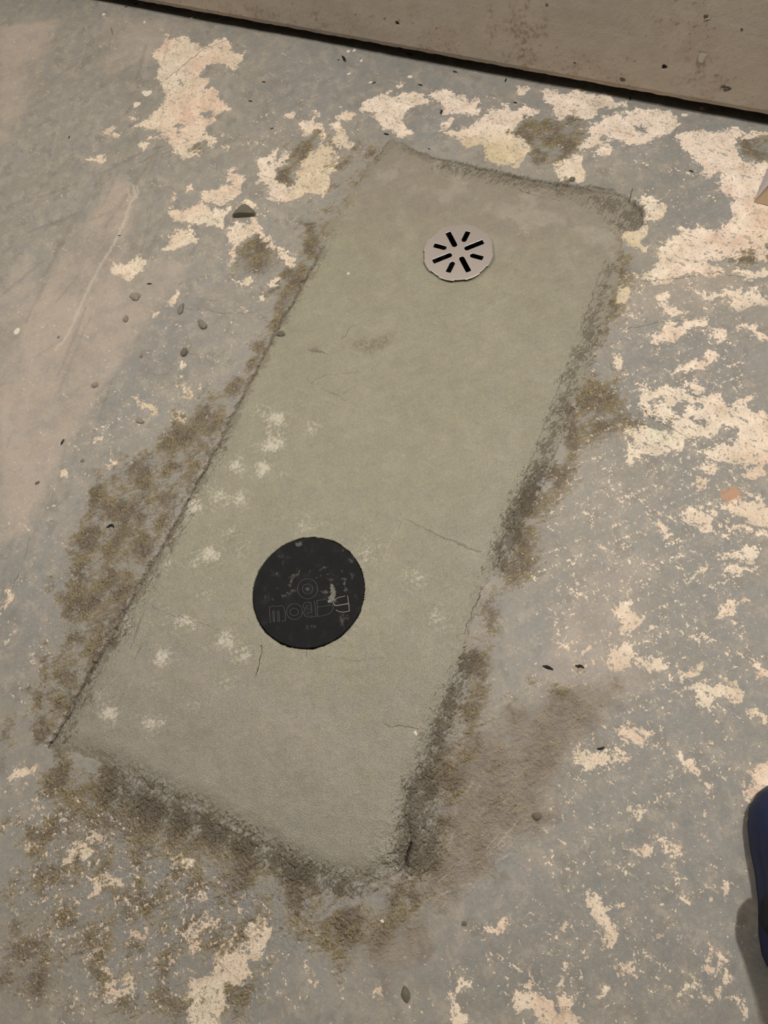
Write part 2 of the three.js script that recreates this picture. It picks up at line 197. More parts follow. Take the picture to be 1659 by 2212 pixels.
// ---- where small chips are missing from the paint (how densely)
for (const [v, ...l] of [
  [0.30, '', 0, 0, 720, 0, 720, 420, 560, 560, 300, 900, 0, 1150], [0.42, '', 400, 420, 640, 420, 560, 800, 330, 1000, 260, 900, 420, 640], [0.6, '', 200, 880, 480, 780, 470, 900, 330, 1010, 160, 1050, 120, 960], [0.5, '', 0, 1080, 230, 1050, 180, 1400, 0, 1640],
  [0.78, '', 0, 1640, 230, 1700, 440, 1850, 600, 1980, 600, 2212, 0, 2212], [0.86, '', 60, 1720, 200, 1790, 260, 1960, 240, 2080, 120, 1900, 40, 1800], [0.9, '', 200, 2090, 330, 2090, 330, 2212, 200, 2212], [0.5, '', 560, 1950, 900, 2010, 1000, 2212, 560, 2212], [0.62, '', 1000, 1980, 1240, 1900, 1420, 1950, 1640, 2000, 1600, 2212, 900, 2212], [0.62, '', 1150, 1500, 1659, 1500, 1659, 1760, 1540, 1990, 1240, 1950, 1100, 1900],
  [0.72, '', 1230, 980, 1659, 980, 1659, 1520, 1230, 1520, 1130, 1400, 1190, 1150], [0.66, '', 1230, 560, 1659, 560, 1659, 1000, 1250, 1000], [0.72, '', 1240, 830, 1659, 830, 1659, 1010, 1250, 1010], [0.5, '', 560, 220, 860, 220, 860, 300, 700, 420, 560, 420], [0.5, '', 860, 180, 1659, 280, 1659, 560, 1400, 560, 1380, 400, 900, 300],
  [0.66, '', 1060, 1440, 1160, 1440, 1140, 1540, 1060, 1540], [0.6, '', 1130, 1000, 1290, 1000, 1220, 1300, 1090, 1340], [0.82, '', 1315, 570, 1390, 550, 1365, 690, 1300, 715], [0.8, '', 1220, 870, 1265, 825, 1350, 825, 1360, 900, 1300, 980, 1222, 978], [0.62, '', 300, 820, 500, 790, 440, 960, 290, 1000], [0.85, 'a', 1030, 590, 1155, 590, 1120, 710, 1030, 710]]) poly(speck, v, ...l);
// ---- whiter screed along the wall side, warmer elsewhere; yellowed where it is soiled
poly(white, 1, '', 760, 180, 1659, 180, 1659, 420, 1500, 520, 1420, 420, 1300, 360, 900, 300, 780, 250); poly(white, 0.7, '', 560, 200, 760, 200, 700, 440, 540, 460); poly(white, 0.6, '', 500, 440, 640, 440, 640, 560, 500, 640); poly(white, 0.8, '', 360, 1840, 480, 1960, 400, 2060, 360, 1960); poly(white, 0.5, '', 1380, 500, 1659, 500, 1659, 1010, 1250, 1000); poly(white, 0.5, '', 1400, 1100, 1659, 1100, 1659, 1250, 1400, 1250); poly(white, 0.9, '', 0, 1640, 90, 1640, 60, 1700, 0, 1720);
poly(yellow, 1, '', 930, 300, 1120, 300, 1150, 360, 1060, 370); poly(yellow, 1, '', 1330, 490, 1420, 530, 1400, 560, 1330, 540); poly(yellow, 1, '', 1310, 600, 1380, 560, 1340, 710, 1300, 720); poly(yellow, 1, '', 1200, 850, 1330, 810, 1340, 960, 1230, 980); poly(yellow, 0.8, '', 320, 820, 500, 800, 400, 1000, 290, 1000); poly(yellow, 0.6, '', 640, 300, 740, 300, 700, 430, 620, 440);
// ---- brown soil and cement slurry left around the infill
for (const [v, ...l] of [
  [0.82, '', 700, 470, 660, 470, 640, 560, 600, 610, 580, 690, 545, 750, 520, 800, 470, 850, 400, 900, 350, 950, 290, 985, 200, 1040, 150, 1150, 120, 1260, 130, 1370, 90, 1450, 60, 1540, 100, 1640, 300, 1290, 430, 1030, 545, 820, 610, 700, 690, 550],
  [1.1, '', 700, 470, 665, 480, 645, 560, 605, 620, 590, 690, 555, 745, 540, 800, 600, 712, 660, 600, 690, 548], [0.9, '', 430, 840, 480, 860, 440, 960, 300, 985, 340, 945], [1.0, '', 620, 620, 600, 690, 560, 740, 530, 800, 550, 800, 600, 715, 660, 590], [0.9, '', 400, 900, 340, 950, 300, 985, 400, 1000, 480, 890, 450, 870], [0.95, '', 200, 1140, 290, 1120, 270, 1180, 180, 1220], [0.9, '', 150, 1240, 260, 1200, 300, 1260, 250, 1340, 170, 1380, 130, 1320], [0.9, '', 0, 1540, 30, 1540, 22, 1640, 0, 1660],
  [0.72, '', 110, 1620, 240, 1650, 420, 1740, 560, 1800, 700, 1890, 800, 1945, 900, 1890, 960, 1850, 960, 1920, 900, 2000, 830, 2060, 740, 2070, 680, 2000, 560, 1920, 430, 1890, 320, 1840, 200, 1830, 90, 1770, 80, 1680],
  [1.05, '', 180, 1690, 320, 1730, 480, 1790, 600, 1850, 720, 1920, 800, 1935, 780, 1960, 640, 1920, 560, 1880, 460, 1860, 330, 1840, 240, 1780, 170, 1770], [0.9, '', 1000, 1450, 1060, 1380, 1065, 1470, 1030, 1560, 960, 1620],
  [0.8, '', 1340, 520, 1325, 600, 1300, 720, 1245, 850, 1215, 970, 1130, 1110, 1060, 1260, 1010, 1400, 940, 1560, 890, 1690, 890, 1840, 860, 1890, 950, 1885, 1000, 1780, 1010, 1660, 1060, 1520, 1065, 1400, 1090, 1290, 1160, 1240, 1180, 1130, 1245, 1040, 1240, 950, 1300, 800, 1325, 700],
  [1.0, '', 1345, 520, 1372, 560, 1340, 700, 1300, 720, 1318, 610], [1.05, '', 1215, 880, 1260, 830, 1340, 825, 1350, 880, 1300, 960, 1225, 975], [1.0, '', 1130, 1080, 1170, 1080, 1165, 1230, 1110, 1260, 1080, 1240], [0.95, '', 1100, 1090, 1250, 980, 1240, 1050, 1180, 1080], [0.95, 'd', 880, 660, 1000, 610, 1090, 700, 1150, 720, 1130, 760, 1040, 765, 900, 830, 860, 760], [0.9, 'd', 1130, 690, 1230, 740, 1320, 770, 1310, 790, 1190, 760], [0.95, 'd', 1100, 785, 1200, 780, 1180, 810, 1110, 805],
  [0.95, 'b', 570, 530, 650, 505, 730, 520, 840, 490, 850, 560, 870, 620, 800, 690, 740, 720, 700, 680, 640, 660, 570, 580], [0.6, 'b', 640, 660, 740, 680, 720, 760, 640, 740], [0.9, 'b', 1550, 590, 1700, 570, 1700, 690, 1590, 690, 1560, 650], [0.8, 'b', 1480, 1060, 1700, 1040, 1700, 1140, 1500, 1140], [0.75, 'd', 1500, -20, 1700, -20, 1700, 50, 1560, 70],
  [1.0, 'a', 1270, 610, 1320, 600, 1350, 560, 1385, 560, 1390, 600, 1330, 690, 1260, 740, 1290, 790, 1240, 830, 1200, 790, 1180, 720, 1240, 690], [1.0, 'a', 1025, 1050, 1075, 1000, 1130, 1025, 1170, 1040, 1205, 1090, 1215, 1160, 1100, 1185, 1000, 1180, 1010, 1110], [0.85, 'a', 790, 640, 860, 600, 915, 625, 905, 650, 850, 660, 800, 660], [0.8, 'a', 750, 1010, 790, 1000, 800, 1030, 770, 1035],
  [0.72, '', 40, 1760, 160, 1800, 150, 1900, 60, 1880], [0.7, '', 160, 1990, 260, 1960, 300, 2060, 200, 2080], [0.7, '', 230, 2110, 320, 2100, 310, 2200, 230, 2212], [0.65, '', 0, 2080, 100, 2060, 120, 2160, 20, 2180], [0.56, '', 0, 1800, 300, 1830, 600, 1950, 560, 2212, 300, 2212, 0, 2080], [0.6, '', 560, 1960, 800, 2000, 830, 2080, 700, 2110], [0.75, 'g', 580, 590, 680, 560, 720, 580, 690, 630, 600, 650], [0.8, 'g', 1200, 690, 1340, 620, 1350, 700, 1250, 740], [0.8, 'g', 1400, 720, 1500, 690, 1560, 780, 1480, 850], [0.6, 'g', 100, 430, 300, 420, 260, 520, 130, 500], [0.85, 'g', 880, 750, 990, 740, 930, 850], [0.7, 'g', 480, 1000, 620, 960, 600, 1100, 480, 1119],
  [0.45, '', 700, 300, 860, 280, 850, 310, 720, 520, 680, 520], [0.2, '', 970, 1580, 1100, 1500, 1190, 1450, 1350, 1460, 1350, 1510, 1200, 1600, 1160, 1700, 1080, 1840, 960, 1900]]) poly(dirt, v, ...l);
poly(mud, 1, '', 950, 1600, 1080, 1560, 1180, 1500, 1350, 1450, 1340, 1520, 1250, 1600, 1190, 1700, 1170, 1800, 1060, 1860, 1000, 1940, 900, 1960, 900, 1860, 960, 1760); poly(mud, 0.8, '', 640, 1960, 900, 1960, 960, 2000, 860, 2090, 680, 2060); poly(mud, 0.6, '', 0, 2020, 130, 2040, 160, 2140, 60, 2170, 0, 2160); poly(mud, 0.7, '', 780, 2060, 900, 2040, 920, 2110, 800, 2120);
// ---- dark grainy bands where the infill meets the old floor
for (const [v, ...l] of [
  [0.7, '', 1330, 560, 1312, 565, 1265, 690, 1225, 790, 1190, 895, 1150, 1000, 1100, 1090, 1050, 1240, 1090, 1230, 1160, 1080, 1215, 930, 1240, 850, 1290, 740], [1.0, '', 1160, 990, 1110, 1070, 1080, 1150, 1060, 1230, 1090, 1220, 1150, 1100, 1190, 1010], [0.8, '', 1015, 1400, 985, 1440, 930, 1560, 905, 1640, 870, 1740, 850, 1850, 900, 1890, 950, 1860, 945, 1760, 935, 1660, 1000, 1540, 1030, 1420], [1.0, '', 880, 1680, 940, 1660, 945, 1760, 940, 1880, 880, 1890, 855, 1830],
  [0.9, '', 230, 1650, 330, 1690, 480, 1770, 620, 1840, 730, 1890, 700, 1910, 590, 1880, 460, 1820, 330, 1770, 230, 1720], [1.0, '', 590, 1850, 700, 1890, 800, 1910, 800, 1940, 690, 1930, 610, 1900], [0.6, '', 950, 345, 1090, 372, 1240, 398, 1360, 440, 1340, 460, 1230, 425, 1080, 395, 940, 365], [0.5, '', 1300, 420, 1390, 440, 1390, 490, 1340, 500, 1290, 460], [0.85, '', 1350, 460, 1392, 450, 1388, 490, 1360, 498], [0.5, '', 110, 1610, 300, 1270, 320, 1280, 140, 1610], [0.45, '', 300, 1270, 500, 900, 515, 910, 320, 1280], [0.4, 'b', 0, 600, 40, 620, 0, 680, -60, 700]]) poly(edgeBand, v, ...l);
// ---- paint tints that also level the lamplight: cold blue-grey, and warm swept dust
for (const [v, ...l] of [[0.7, '', 1120, 1260, 1659, 1240, 1659, 2212, 880, 2212, 1000, 1960, 1230, 1800, 1190, 1540], [0.85, '', 700, 90, 1000, 130, 1100, 240, 900, 330, 760, 230, 560, 260, 560, 160], [0.9, '', 1050, 180, 1659, 270, 1659, 480, 1500, 500, 1400, 330, 1200, 300], [1, '', 1380, 370, 1560, 380, 1600, 480, 1450, 540, 1400, 450], [0.9, '', 1320, 700, 1659, 690, 1659, 1000, 1350, 1000, 1280, 900], [0.8, '', 1400, 1000, 1659, 1000, 1659, 1700, 1450, 1700], [0.9, '', 240, 820, 330, 640, 440, 640, 430, 760, 330, 860, 160, 1000], [0.7, '', 500, 560, 620, 540, 600, 640, 480, 640], [0.8, '', 0, 1180, 100, 1150, 120, 1350, 60, 1450, 0, 1450], [0.9, '', 60, 1780, 330, 1850, 640, 1960, 640, 2212, 540, 2212, 200, 2000, 60, 1900], [0.7, '', 1080, 1900, 1240, 1940, 1240, 2050, 1000, 2050, 980, 1980], [0.7, '', 1060, 1500, 1110, 1500, 1100, 1570, 1050, 1560], [0.6, '', 900, 2100, 1250, 2080, 1250, 2212, 900, 2212]]) poly(blue, v, ...l);  // first polygon darkens the lower right paint against the strong right lamp
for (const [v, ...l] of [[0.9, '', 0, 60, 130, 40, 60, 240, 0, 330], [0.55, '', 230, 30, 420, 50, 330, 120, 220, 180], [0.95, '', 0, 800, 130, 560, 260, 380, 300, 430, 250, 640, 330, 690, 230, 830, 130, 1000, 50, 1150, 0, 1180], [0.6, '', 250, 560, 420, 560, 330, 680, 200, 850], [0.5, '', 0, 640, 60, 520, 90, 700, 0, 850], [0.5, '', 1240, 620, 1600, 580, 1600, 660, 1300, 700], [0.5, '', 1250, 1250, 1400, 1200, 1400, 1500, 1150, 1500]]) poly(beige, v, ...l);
poly(rust, 1, 'd', 1445, 1020, 1520, 1005, 1562, 1030, 1530, 1052, 1490, 1075, 1462, 1068); poly(rust, 0.55, 'd', 1440, 860, 1480, 850, 1476, 880, 1445, 880); poly(rust, 0.5, 'd', 1455, 985, 1475, 975, 1480, 990, 1460, 995);
// ---- lime bloom on the infill
for (const [s, x, y, r, q = r, v = 1] of [['c', 1190, 740, 44, 62], ['c', 1130, 680, 25], ['c', 1185, 822, 52, 28], ['c', 1350, 745, 22], ['c', 1025, 920, 34], ['c', 1130, 920, 34], ['c', 1215, 938, 15], ['c', 950, 1055, 40, 30], ['c', 1030, 1050, 28], ['c', 1100, 820, 14], ['c', 840, 1078, 46, 34], ['c', 890, 1000, 22], ['c', 1290, 635, 10], ['e', 895, 200, 56, 36], ['e', 1000, 108, 34, 26], ['e', 720, 235, 14, 36, 0.9], ['e', 830, 245, 24, 18, 0.7], ['e', 875, 372, 22], ['e', 720, 412, 16, 10], ['e', 800, 490, 46, 30], ['e', 975, 560, 40, 36], ['e', 1040, 625, 40, 34], ['e', 695, 640, 46, 36, 0.8], ['e', 475, 890, 42, 38], ['e', 635, 925, 32, 26], ['e', 697, 925, 24, 18], ['e', 975, 750, 26, 22], ['e', 672, 772, 15], ['e', 1040, 170, 22], ['e', 540, 490, 22, 40, 0.7], ['e', 445, 815, 20, 30, 0.7], ['e', 905, 580, 13], ['e', 480, 630, 13], ['e', 850, 850, 30, 14, 0.6], ['e', 700, 495, 20, 14, 0.8], ['e', 150, 960, 30, 40, 0.5], ['e', 1330, 70, 60, 26, 0.45], ['e', 1600, 180, 50, 60, 0.5], ['f', 130, 300, 50, 40, 0.45], ['f', 240, 480, 60, 50, 0.4], ['g', 640, 20, 10, 20, 0.8], ['b', 600, 1000, 30, 20, 0.4], ['e', 810, 40, 16, 14], ['e', 920, 320, 20, 10, 0.7]]) oval(lime, v, s, x, y, r, q);
poly(rough, 1, '', 230, 1650, 330, 1685, 480, 1765, 700, 1885, 800, 1895, 880, 1700, 950, 1560, 1030, 1400, 960, 1880, 860, 1930, 700, 1930, 560, 1880, 330, 1790, 230, 1730); poly(rough, 0.9, '', 1060, 1230, 1100, 1090, 1160, 990, 1200, 990, 1160, 1100, 1090, 1240); poly(rough, 0.6, '', 60, 1600, 120, 1250, 200, 1040, 500, 820, 430, 1030, 110, 1640); poly(rough, 0.7, '', 950, 1600, 1350, 1450, 1190, 1700, 1170, 1800, 1000, 1940, 900, 1960); poly(rough, 0.8, '', 160, 1700, 330, 1790, 560, 1890, 700, 1960, 900, 2000, 640, 2060, 200, 1850); poly(rough, 0.15, '', 940, 340, 1360, 430, 1340, 460, 930, 370); poly(rough, 0.6, '', 1210, 850, 1330, 820, 1480, 930, 1240, 1000);
poly(grit, 1, '', 280, 0, 420, 22, 850, 108, 1659, 262, 1659, 300, 1200, 220, 850, 150, 420, 70, 240, 20); poly(grit, 0.7, '', 0, 490, 90, 500, 100, 560, 0, 560); poly(grit, 0.6, '', 200, 560, 460, 560, 420, 800, 100, 1000, 60, 900); poly(grit, 0.5, '', 1230, 560, 1659, 560, 1659, 2212, 1000, 2212, 1250, 1500);
blur(grit, 8, 2); blur(peel, 1, 2); blur(speck, 14, 2); blur(white, 14, 2); blur(yellow, 9, 2); blur(dirt, 5, 2); blur(mud, 8, 2); blur(edgeBand, 3, 2); blur(blue, 16, 2); blur(beige, 4, 2); blur(lime, 3, 2); blur(rust, 2, 2); blur(rough, 6, 2);
// ---- the infill's outline, and the distance to it (positive inside)
const OUTLINE = ground('', [107, 1613, 165, 1500, 220, 1412, 260, 1335, 300, 1265, 345, 1188, 390, 1110, 435, 1026, 480, 945, 497, 906, 537, 827, 570, 766, 600, 706, 640, 638, 657, 604, 690, 548, 712, 500, 745, 440, 790, 370, 838, 310, 850, 303, 900, 325, 940, 340, 1000, 351, 1060, 366, 1100, 374, 1150, 386, 1240, 401, 1290, 403, 1330, 415, 1360, 430, 1374, 436, 1386, 450, 1392, 470, 1388, 486, 1370, 499, 1352, 496, 1344, 504, 1336, 535, 1325, 595, 1310, 700, 1275, 770, 1245, 840, 1222, 910, 1195, 980, 1150, 1060, 1112, 1110, 1086, 1170, 1062, 1230, 1040, 1275, 1018, 1330, 1003, 1390, 985, 1440, 955, 1510, 930, 1570, 905, 1640, 888, 1690, 880, 1760, 890, 1830, 875, 1880, 832, 1900, 800, 1905, 720, 1898, 650, 1872, 600, 1842, 550, 1806, 480, 1772, 435, 1742, 390, 1727, 320, 1697, 280, 1667, 235, 1652, 170, 1627]);
function edge(x, z) {
  let best = 1e9, inside = false;
  for (let i = 0, k = OUTLINE.length - 1; i < OUTLINE.length; k = i++) {
    const [xa, za] = OUTLINE[k], [xb, zb] = OUTLINE[i], ux = xb - xa, uz = zb - za, t = clamp(((x - xa) * ux + (z - za) * uz) / (ux * ux + uz * uz), 0, 1);
    const dx = x - xa - t * ux, dz = z - za - t * uz, d = dx * dx + dz * dz;
    if (d < best) best = d;
    if ((za <= z) !== (zb <= z) && x < xa + (z - za) / (zb - za) * (xb - xa)) inside = !inside;
  }
  return (inside ? 1 : -1) * Math.sqrt(best);
}
const rim = field();
for (let j = 0; j < GH; j++) for (let i = 0; i < GW; i++) {
  const x = GX + (i + 0.5) * CELL, z = GZ + (j + 0.5) * CELL;
  rim[j * GW + i] = x < -1.1 || x > 0.15 || z < -1.65 || z > 0.55 ? -0.2 : edge(x, z);
}
// hard joint on the left (saw cut) fading to a smeared cove on the right
const joint = field();
stroke(joint, 1, 0.006, '', 105, 1616, 165, 1500, 220, 1412, 300, 1265, 390, 1110, 435, 1026, 497, 906, 570, 766, 600, 706, 657, 604, 700, 530); stroke(joint, 0.8, 0.006, '', 900, 325, 1000, 351, 1100, 374, 1240, 401, 1330, 415); stroke(joint, 1, 0.007, '', 1360, 430, 1374, 436, 1386, 450, 1392, 470, 1388, 486);
blur(joint, 1, 2);
const flush = field();                                                       // where the infill was smeared level with the floor
stroke(flush, 1, 0.05, '', 706, 518, 745, 440, 790, 370, 838, 310); stroke(flush, 1, 0.06, '', 1336, 535, 1310, 700, 1245, 840, 1195, 980, 1112, 1110, 1062, 1230, 1018, 1330, 985, 1440, 930, 1570, 888, 1690, 880, 1780, 886, 1850);
blur(flush, 4, 2);
const DRAIN = spot(990, 547), COVER = spot(665.5, 1277), DRAIN_R = 0.0845, COVER_R = 0.1175;

// ---- fine lines: cracks (dark) and scratches (pale), [kind, width mm, strength, sheet, points]
const LINES = [
  ['k', 1.6, 0.9, 'a', 690, 365, 780, 290, 880, 210, 985, 170], ['k', 1, 0.5, 'a', 600, 705, 680, 655, 760, 625, 880, 590], ['k', 1, 0.5, 'a', 590, 712, 660, 672, 740, 650], ['k', 0.9, 0.4, 'a', 660, 640, 720, 625],
  ['p', 17, 0.9, 'a', 575, 800, 585, 850, 560, 880, 545, 940, 510, 1020, 455, 1119], ['p', 10, 0.8, 'a', 548, 815, 560, 850, 575, 850, 600, 830, 590, 805], ['p', 5, 0.35, 'a', 500, 980, 400, 1119], ['p', 17, 0.75, 'c', 460, 0, 400, 110, 340, 240, 290, 350, 240, 410], ['p', 4, 0.3, 'c', 400, 0, 360, 80, 320, 200], ['p', 3, 0.3, 'c', 200, 480, 80, 680],
  ['k', 1.3, 0.5, 'c', 790, 235, 900, 240, 960, 255, 1100, 250], ['k', 1, 0.4, 'c', 850, 190, 960, 200], ['k', 1, 0.5, 'c', 800, 420, 860, 430], ['k', 1.1, 0.4, 'c', 660, 520, 720, 520, 740, 490], ['k', 1.2, 0.6, 'c', 1140, 285, 1190, 290, 1235, 275],
  ['k', 1.4, 0.6, 'd', 1110, 115, 1300, 100, 1440, 75, 1560, 100], ['k', 1.2, 0.6, 'd', 1050, 320, 1200, 290, 1400, 280], ['k', 2, 0.7, 'd', 1080, 640, 1150, 700, 1240, 750, 1320, 790], ['k', 1, 0.6, 'd', 1400, 620, 1330, 610], ['k', 1.2, 0.6, 'd', 970, 465, 990, 500, 1040, 500],
  ['k', 1.3, 0.5, 'd', 960, 20, 915, 130, 870, 270, 850, 330], ['k', 1.2, 0.4, 'd', 800, 440, 775, 520, 740, 620, 715, 680], ['k', 1.2, 0.4, 'd', 715, 685, 690, 740, 640, 880, 600, 960], ['k', 1.3, 0.6, 'd', 710, 680, 740, 680],
  ['k', 5, 0.35, 'f', 80, 38, 160, 75, 260, 125, 360, 170, 420, 190], ['p', 6, 0.3, 'f', 75, 45, 40, 110, 0, 200], ['k', 1.2, 0.35, 'f', 80, 45, 50, 100], ['k', 1.4, 0.7, 'f', 420, 335, 390, 420, 365, 490, 345, 540],
  ['k', 2.2, 0.85, 'e', 1130, 590, 1118, 660, 1106, 720], ['p', 2, 0.8, 'e', 1124, 650, 1114, 712], ['k', 1.2, 0.6, 'e', 1330, 600, 1320, 640], ['k', 1.6, 0.3, 'e', 600, 390, 720, 450, 860, 490, 950, 520], ['k', 1.6, 0.25, 'e', 1400, 640, 1550, 650, 1659, 645],
  ['k', 1.2, 0.35, 'c', 1310, 520, 1340, 555, 1400, 520, 1450, 520], ['k', 1.2, 0.3, 'c', 1450, 520, 1500, 510, 1560, 500], ['k', 1, 0.4, 'c', 1480, 600, 1540, 560], ['k', 1, 0.4, 'c', 1390, 580, 1500, 630], ['k', 2.4, 0.5, 'c', 1330, 408, 1360, 415, 1410, 428], ['k', 1.4, 0.4, 'c', 1470, 370, 1500, 330, 1530, 300],
  ['k', 2.2, 0.8, 'e', 212, 1035, 240, 980, 300, 890, 350, 800], ['k', 3.2, 1, '', 1367, 406, 1363, 420, 1359, 434], ['k', 1, 0.7, '', 1374, 408, 1371, 413], ['k', 1.6, 0.8, '', 105, 1616, 118, 1590], ['k', 1.4, 0.5, 'e', 5, 445, 60, 330, 100, 230, 130, 120], ['p', 1.6, 0.7, 'e', 35, 380, 80, 300, 105, 210],
  ['k', 1.4, 0.6, 'f', 0, 935, 100, 940, 150, 950], ['k', 1.5, 0.5, 'b', 540, 805, 620, 830, 700, 850], ['k', 2, 0.8, 'a', 480, 120, 490, 150], ['k', 1, 0.5, 'a', 250, 320, 400, 240], ['p', 2.2, 0.4, 'a', 1080, 1119, 1300, 1000, 1480, 900], ['p', 3, 0.4, 'b', 330, 1400, 520, 1290, 640, 1230],
  ['p', 1.3, 0.8, 'h', 440, 370, 490, 300], ['p', 1.3, 0.8, 'h', 455, 385, 580, 240], ['p', 1.2, 0.7, 'h', 430, 410, 500, 360, 550, 320], ['p', 1.2, 0.8, 'h', 480, 430, 550, 380], ['p', 1.4, 0.8, 'h', 230, 500, 285, 465], ['p', 1.2, 0.7, 'h', 240, 560, 290, 540], ['p', 1.2, 0.7, 'h', 250, 610, 275, 600], ['p', 1.2, 0.6, 'h', 360, 205, 375, 215], ['p', 1.2, 0.5, 'h', 400, 440, 480, 340],
  ['k', 1.6, 0.7, 'g', 620, 60, 660, 110, 640, 100], ['k', 1.6, 0.6, 'g', 1000, 290, 1060, 320, 1115, 290], ['k', 2, 0.7, 'g', 1220, 400, 1270, 440, 1330, 440], ['k', 1.4, 0.6, 'g', 1400, 495, 1440, 505], ['k', 1.4, 0.5, 'g', 790, 690, 810, 740],
];
for (let i = 0; i < 46; i++) { const x = 130 + rnd() * 250, y = 40 + rnd() * 420; LINES.push([rnd() < 0.5 ? 'k' : 'p', 6 + rnd() * 22, 0.05 + rnd() * 0.11, '', x, y, x - 20 - rnd() * 120, y + 30 + rnd() * 170]); }   // broom marks top left
for (let i = 0; i < 40; i++) { const x = rnd() * 260, y = 560 + rnd() * 500; LINES.push([rnd() < 0.4 ? 'k' : 'p', 5 + rnd() * 18, 0.05 + rnd() * 0.09, '', x, y, x - 20 - rnd() * 70, y + 40 + rnd() * 170]); }
for (let i = 0; i < 34; i++) { const x = 900 + rnd() * 240, y = 1690 + rnd() * 240; LINES.push(['p', 0.8 + rnd(), 0.25 + rnd() * 0.3, '', x, y, x + 8 + rnd() * 26, y - 8 - rnd() * 28]); }   // trowel scratches in the slurry
for (let i = 0; i < 26; i++) { const y = 1150 + rnd() * 420, x = 190 + (1600 - y) * 0.28 + rnd() * 60; LINES.push([rnd() < 0.5 ? 'p' : 'k', 0.9 + rnd(), 0.2 + rnd() * 0.3, '', x, y, x + 14 + rnd() * 22, y - 24 - rnd() * 46]); }
function inkOf(x0, z0, w, d, W, H) {                                        // the lines rasterised into one sheet: x0, z0, size in metres, size in texels
  const k = new Uint8Array(W * H), p = new Uint8Array(W * H), sx = W / w, sz = H / d;
  for (const [kind, mm, v, s, ...l] of LINES) {
    const T = kind === 'k' ? k : p, g = ground(s, l), r = mm / 2000;
    for (let i = 0; i + 1 < g.length; i++) {
      const [xa, za] = g[i], [xb, zb] = g[i + 1], ux = xb - xa, uz = zb - za, q = ux * ux + uz * uz, pad = r + 0.004;
      const i0 = Math.max(0, Math.floor((Math.min(xa, xb) - pad - x0) * sx)), i1 = Math.min(W - 1, Math.ceil((Math.max(xa, xb) + pad - x0) * sx)), j0 = Math.max(0, Math.floor((Math.min(za, zb) - pad - z0) * sz)), j1 = Math.min(H - 1, Math.ceil((Math.max(za, zb) + pad - z0) * sz));
      for (let j = j0; j <= j1; j++) for (let c = i0; c <= i1; c++) {
        const x = x0 + (c + 0.5) / sx, z = z0 + (j + 0.5) / sz, wx = x + 0.0012 * nz(NA, x, z, 6000), wz = z + 0.0012 * nz(NB, x, z, 6000), t = clamp(((wx - xa) * ux + (wz - za) * uz) / q, 0, 1);
        const e = Math.hypot(wx - xa - t * ux, wz - za - t * uz), taper = r * (0.55 + 0.45 * Math.sin(Math.PI * clamp((i + t) / (g.length - 1), 0.02, 0.98)));
        const a = 255 * v * (1 - ss(mm > 2.5 ? 0 : taper * 0.5, taper + 0.0005, e)) * (kind === 'p' ? ss(-2.2, 0.3, nz(NG, x, z, 5000)) : 1);
        if (a > T[j * W + c]) T[j * W + c] = a;
      }
    }
  }
  return [k, p];
}
const px3 = new Float32Array(4);                                            // r, g, b (display values) and height in mm
const mix = (r, g, b, a) => { px3[0] += (r - px3[0]) * a; px3[1] += (g - px3[1]) * a; px3[2] += (b - px3[2]) * a; };
const mul = (k) => { px3[0] *= k; px3[1] *= k; px3[2] *= k; };
const INFILL = 0.0004;
function soil(x, z, n1, n2, n3, n4, dv, pale) {                               // brown soil, slurry and dark edge bands; pale = how much light chips break through
  const md = at(mud, x, z), nf = nz(NB, x + 1.3, z + 0.4, 26000), ns = nz(NB, x * 0.35 - z * 0.35 + 3, x * 0.9 + z * 0.9, 15000);   // fine grit; brush streaks
  if (md > 0.03) { const a = ss(0.1, 1.0, md + 0.16 * n1 + 0.1 * ns); mix(131 + 4 * n2 + 6 * ns, 118 + 4 * n2 + 6 * ns, 102 + 3 * n2 + 5 * ns, a * 0.8); px3[3] += a * (0.12 * n3 + 0.14 * ns + 0.1 * n4); }
  if (dv > 0.03) {
    const a = ss(0.28, 1.12, dv + 0.2 * n1 + 0.14 * n2 + 0.12 * nf + 0.12 * ns - 0.03), o = ss(-0.8, 1.2, n1 - n2), g = 0.4 * n2 + 0.55 * nf + 0.45 * ns;
    mix(112 + 12 * g - 10 * o, 98 + 12 * g - 9 * o, 71 + 9 * g - 1 * o, a * 0.92);
    const c = ss(1.3, 2.1, nf + 0.5 * n4 + 0.4 * pale) * a;                    // grains of paler grit
    mix(172, 155, 124, c * 0.6);
    const k = ss(1.3, 2.2, -nf + 0.4 * n2) * a; mix(66, 56, 41, k * 0.65);
    px3[3] += a * (0.25 * n3 + 0.3 * nf + 0.2 * ns + 0.2);
  }
  const dm = at(edgeBand, x, z);
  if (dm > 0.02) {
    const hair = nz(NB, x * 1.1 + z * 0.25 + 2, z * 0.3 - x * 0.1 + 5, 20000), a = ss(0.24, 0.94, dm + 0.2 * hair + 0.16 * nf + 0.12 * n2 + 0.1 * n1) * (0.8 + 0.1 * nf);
    mix(88 + 8 * nf + 6 * hair, 80 + 8 * nf + 6 * hair, 66 + 7 * nf + 5 * hair, clamp(a, 0, 0.85)); px3[3] += a * (0.3 * hair + 0.2 * nf + 0.15 * n3);
  }
}
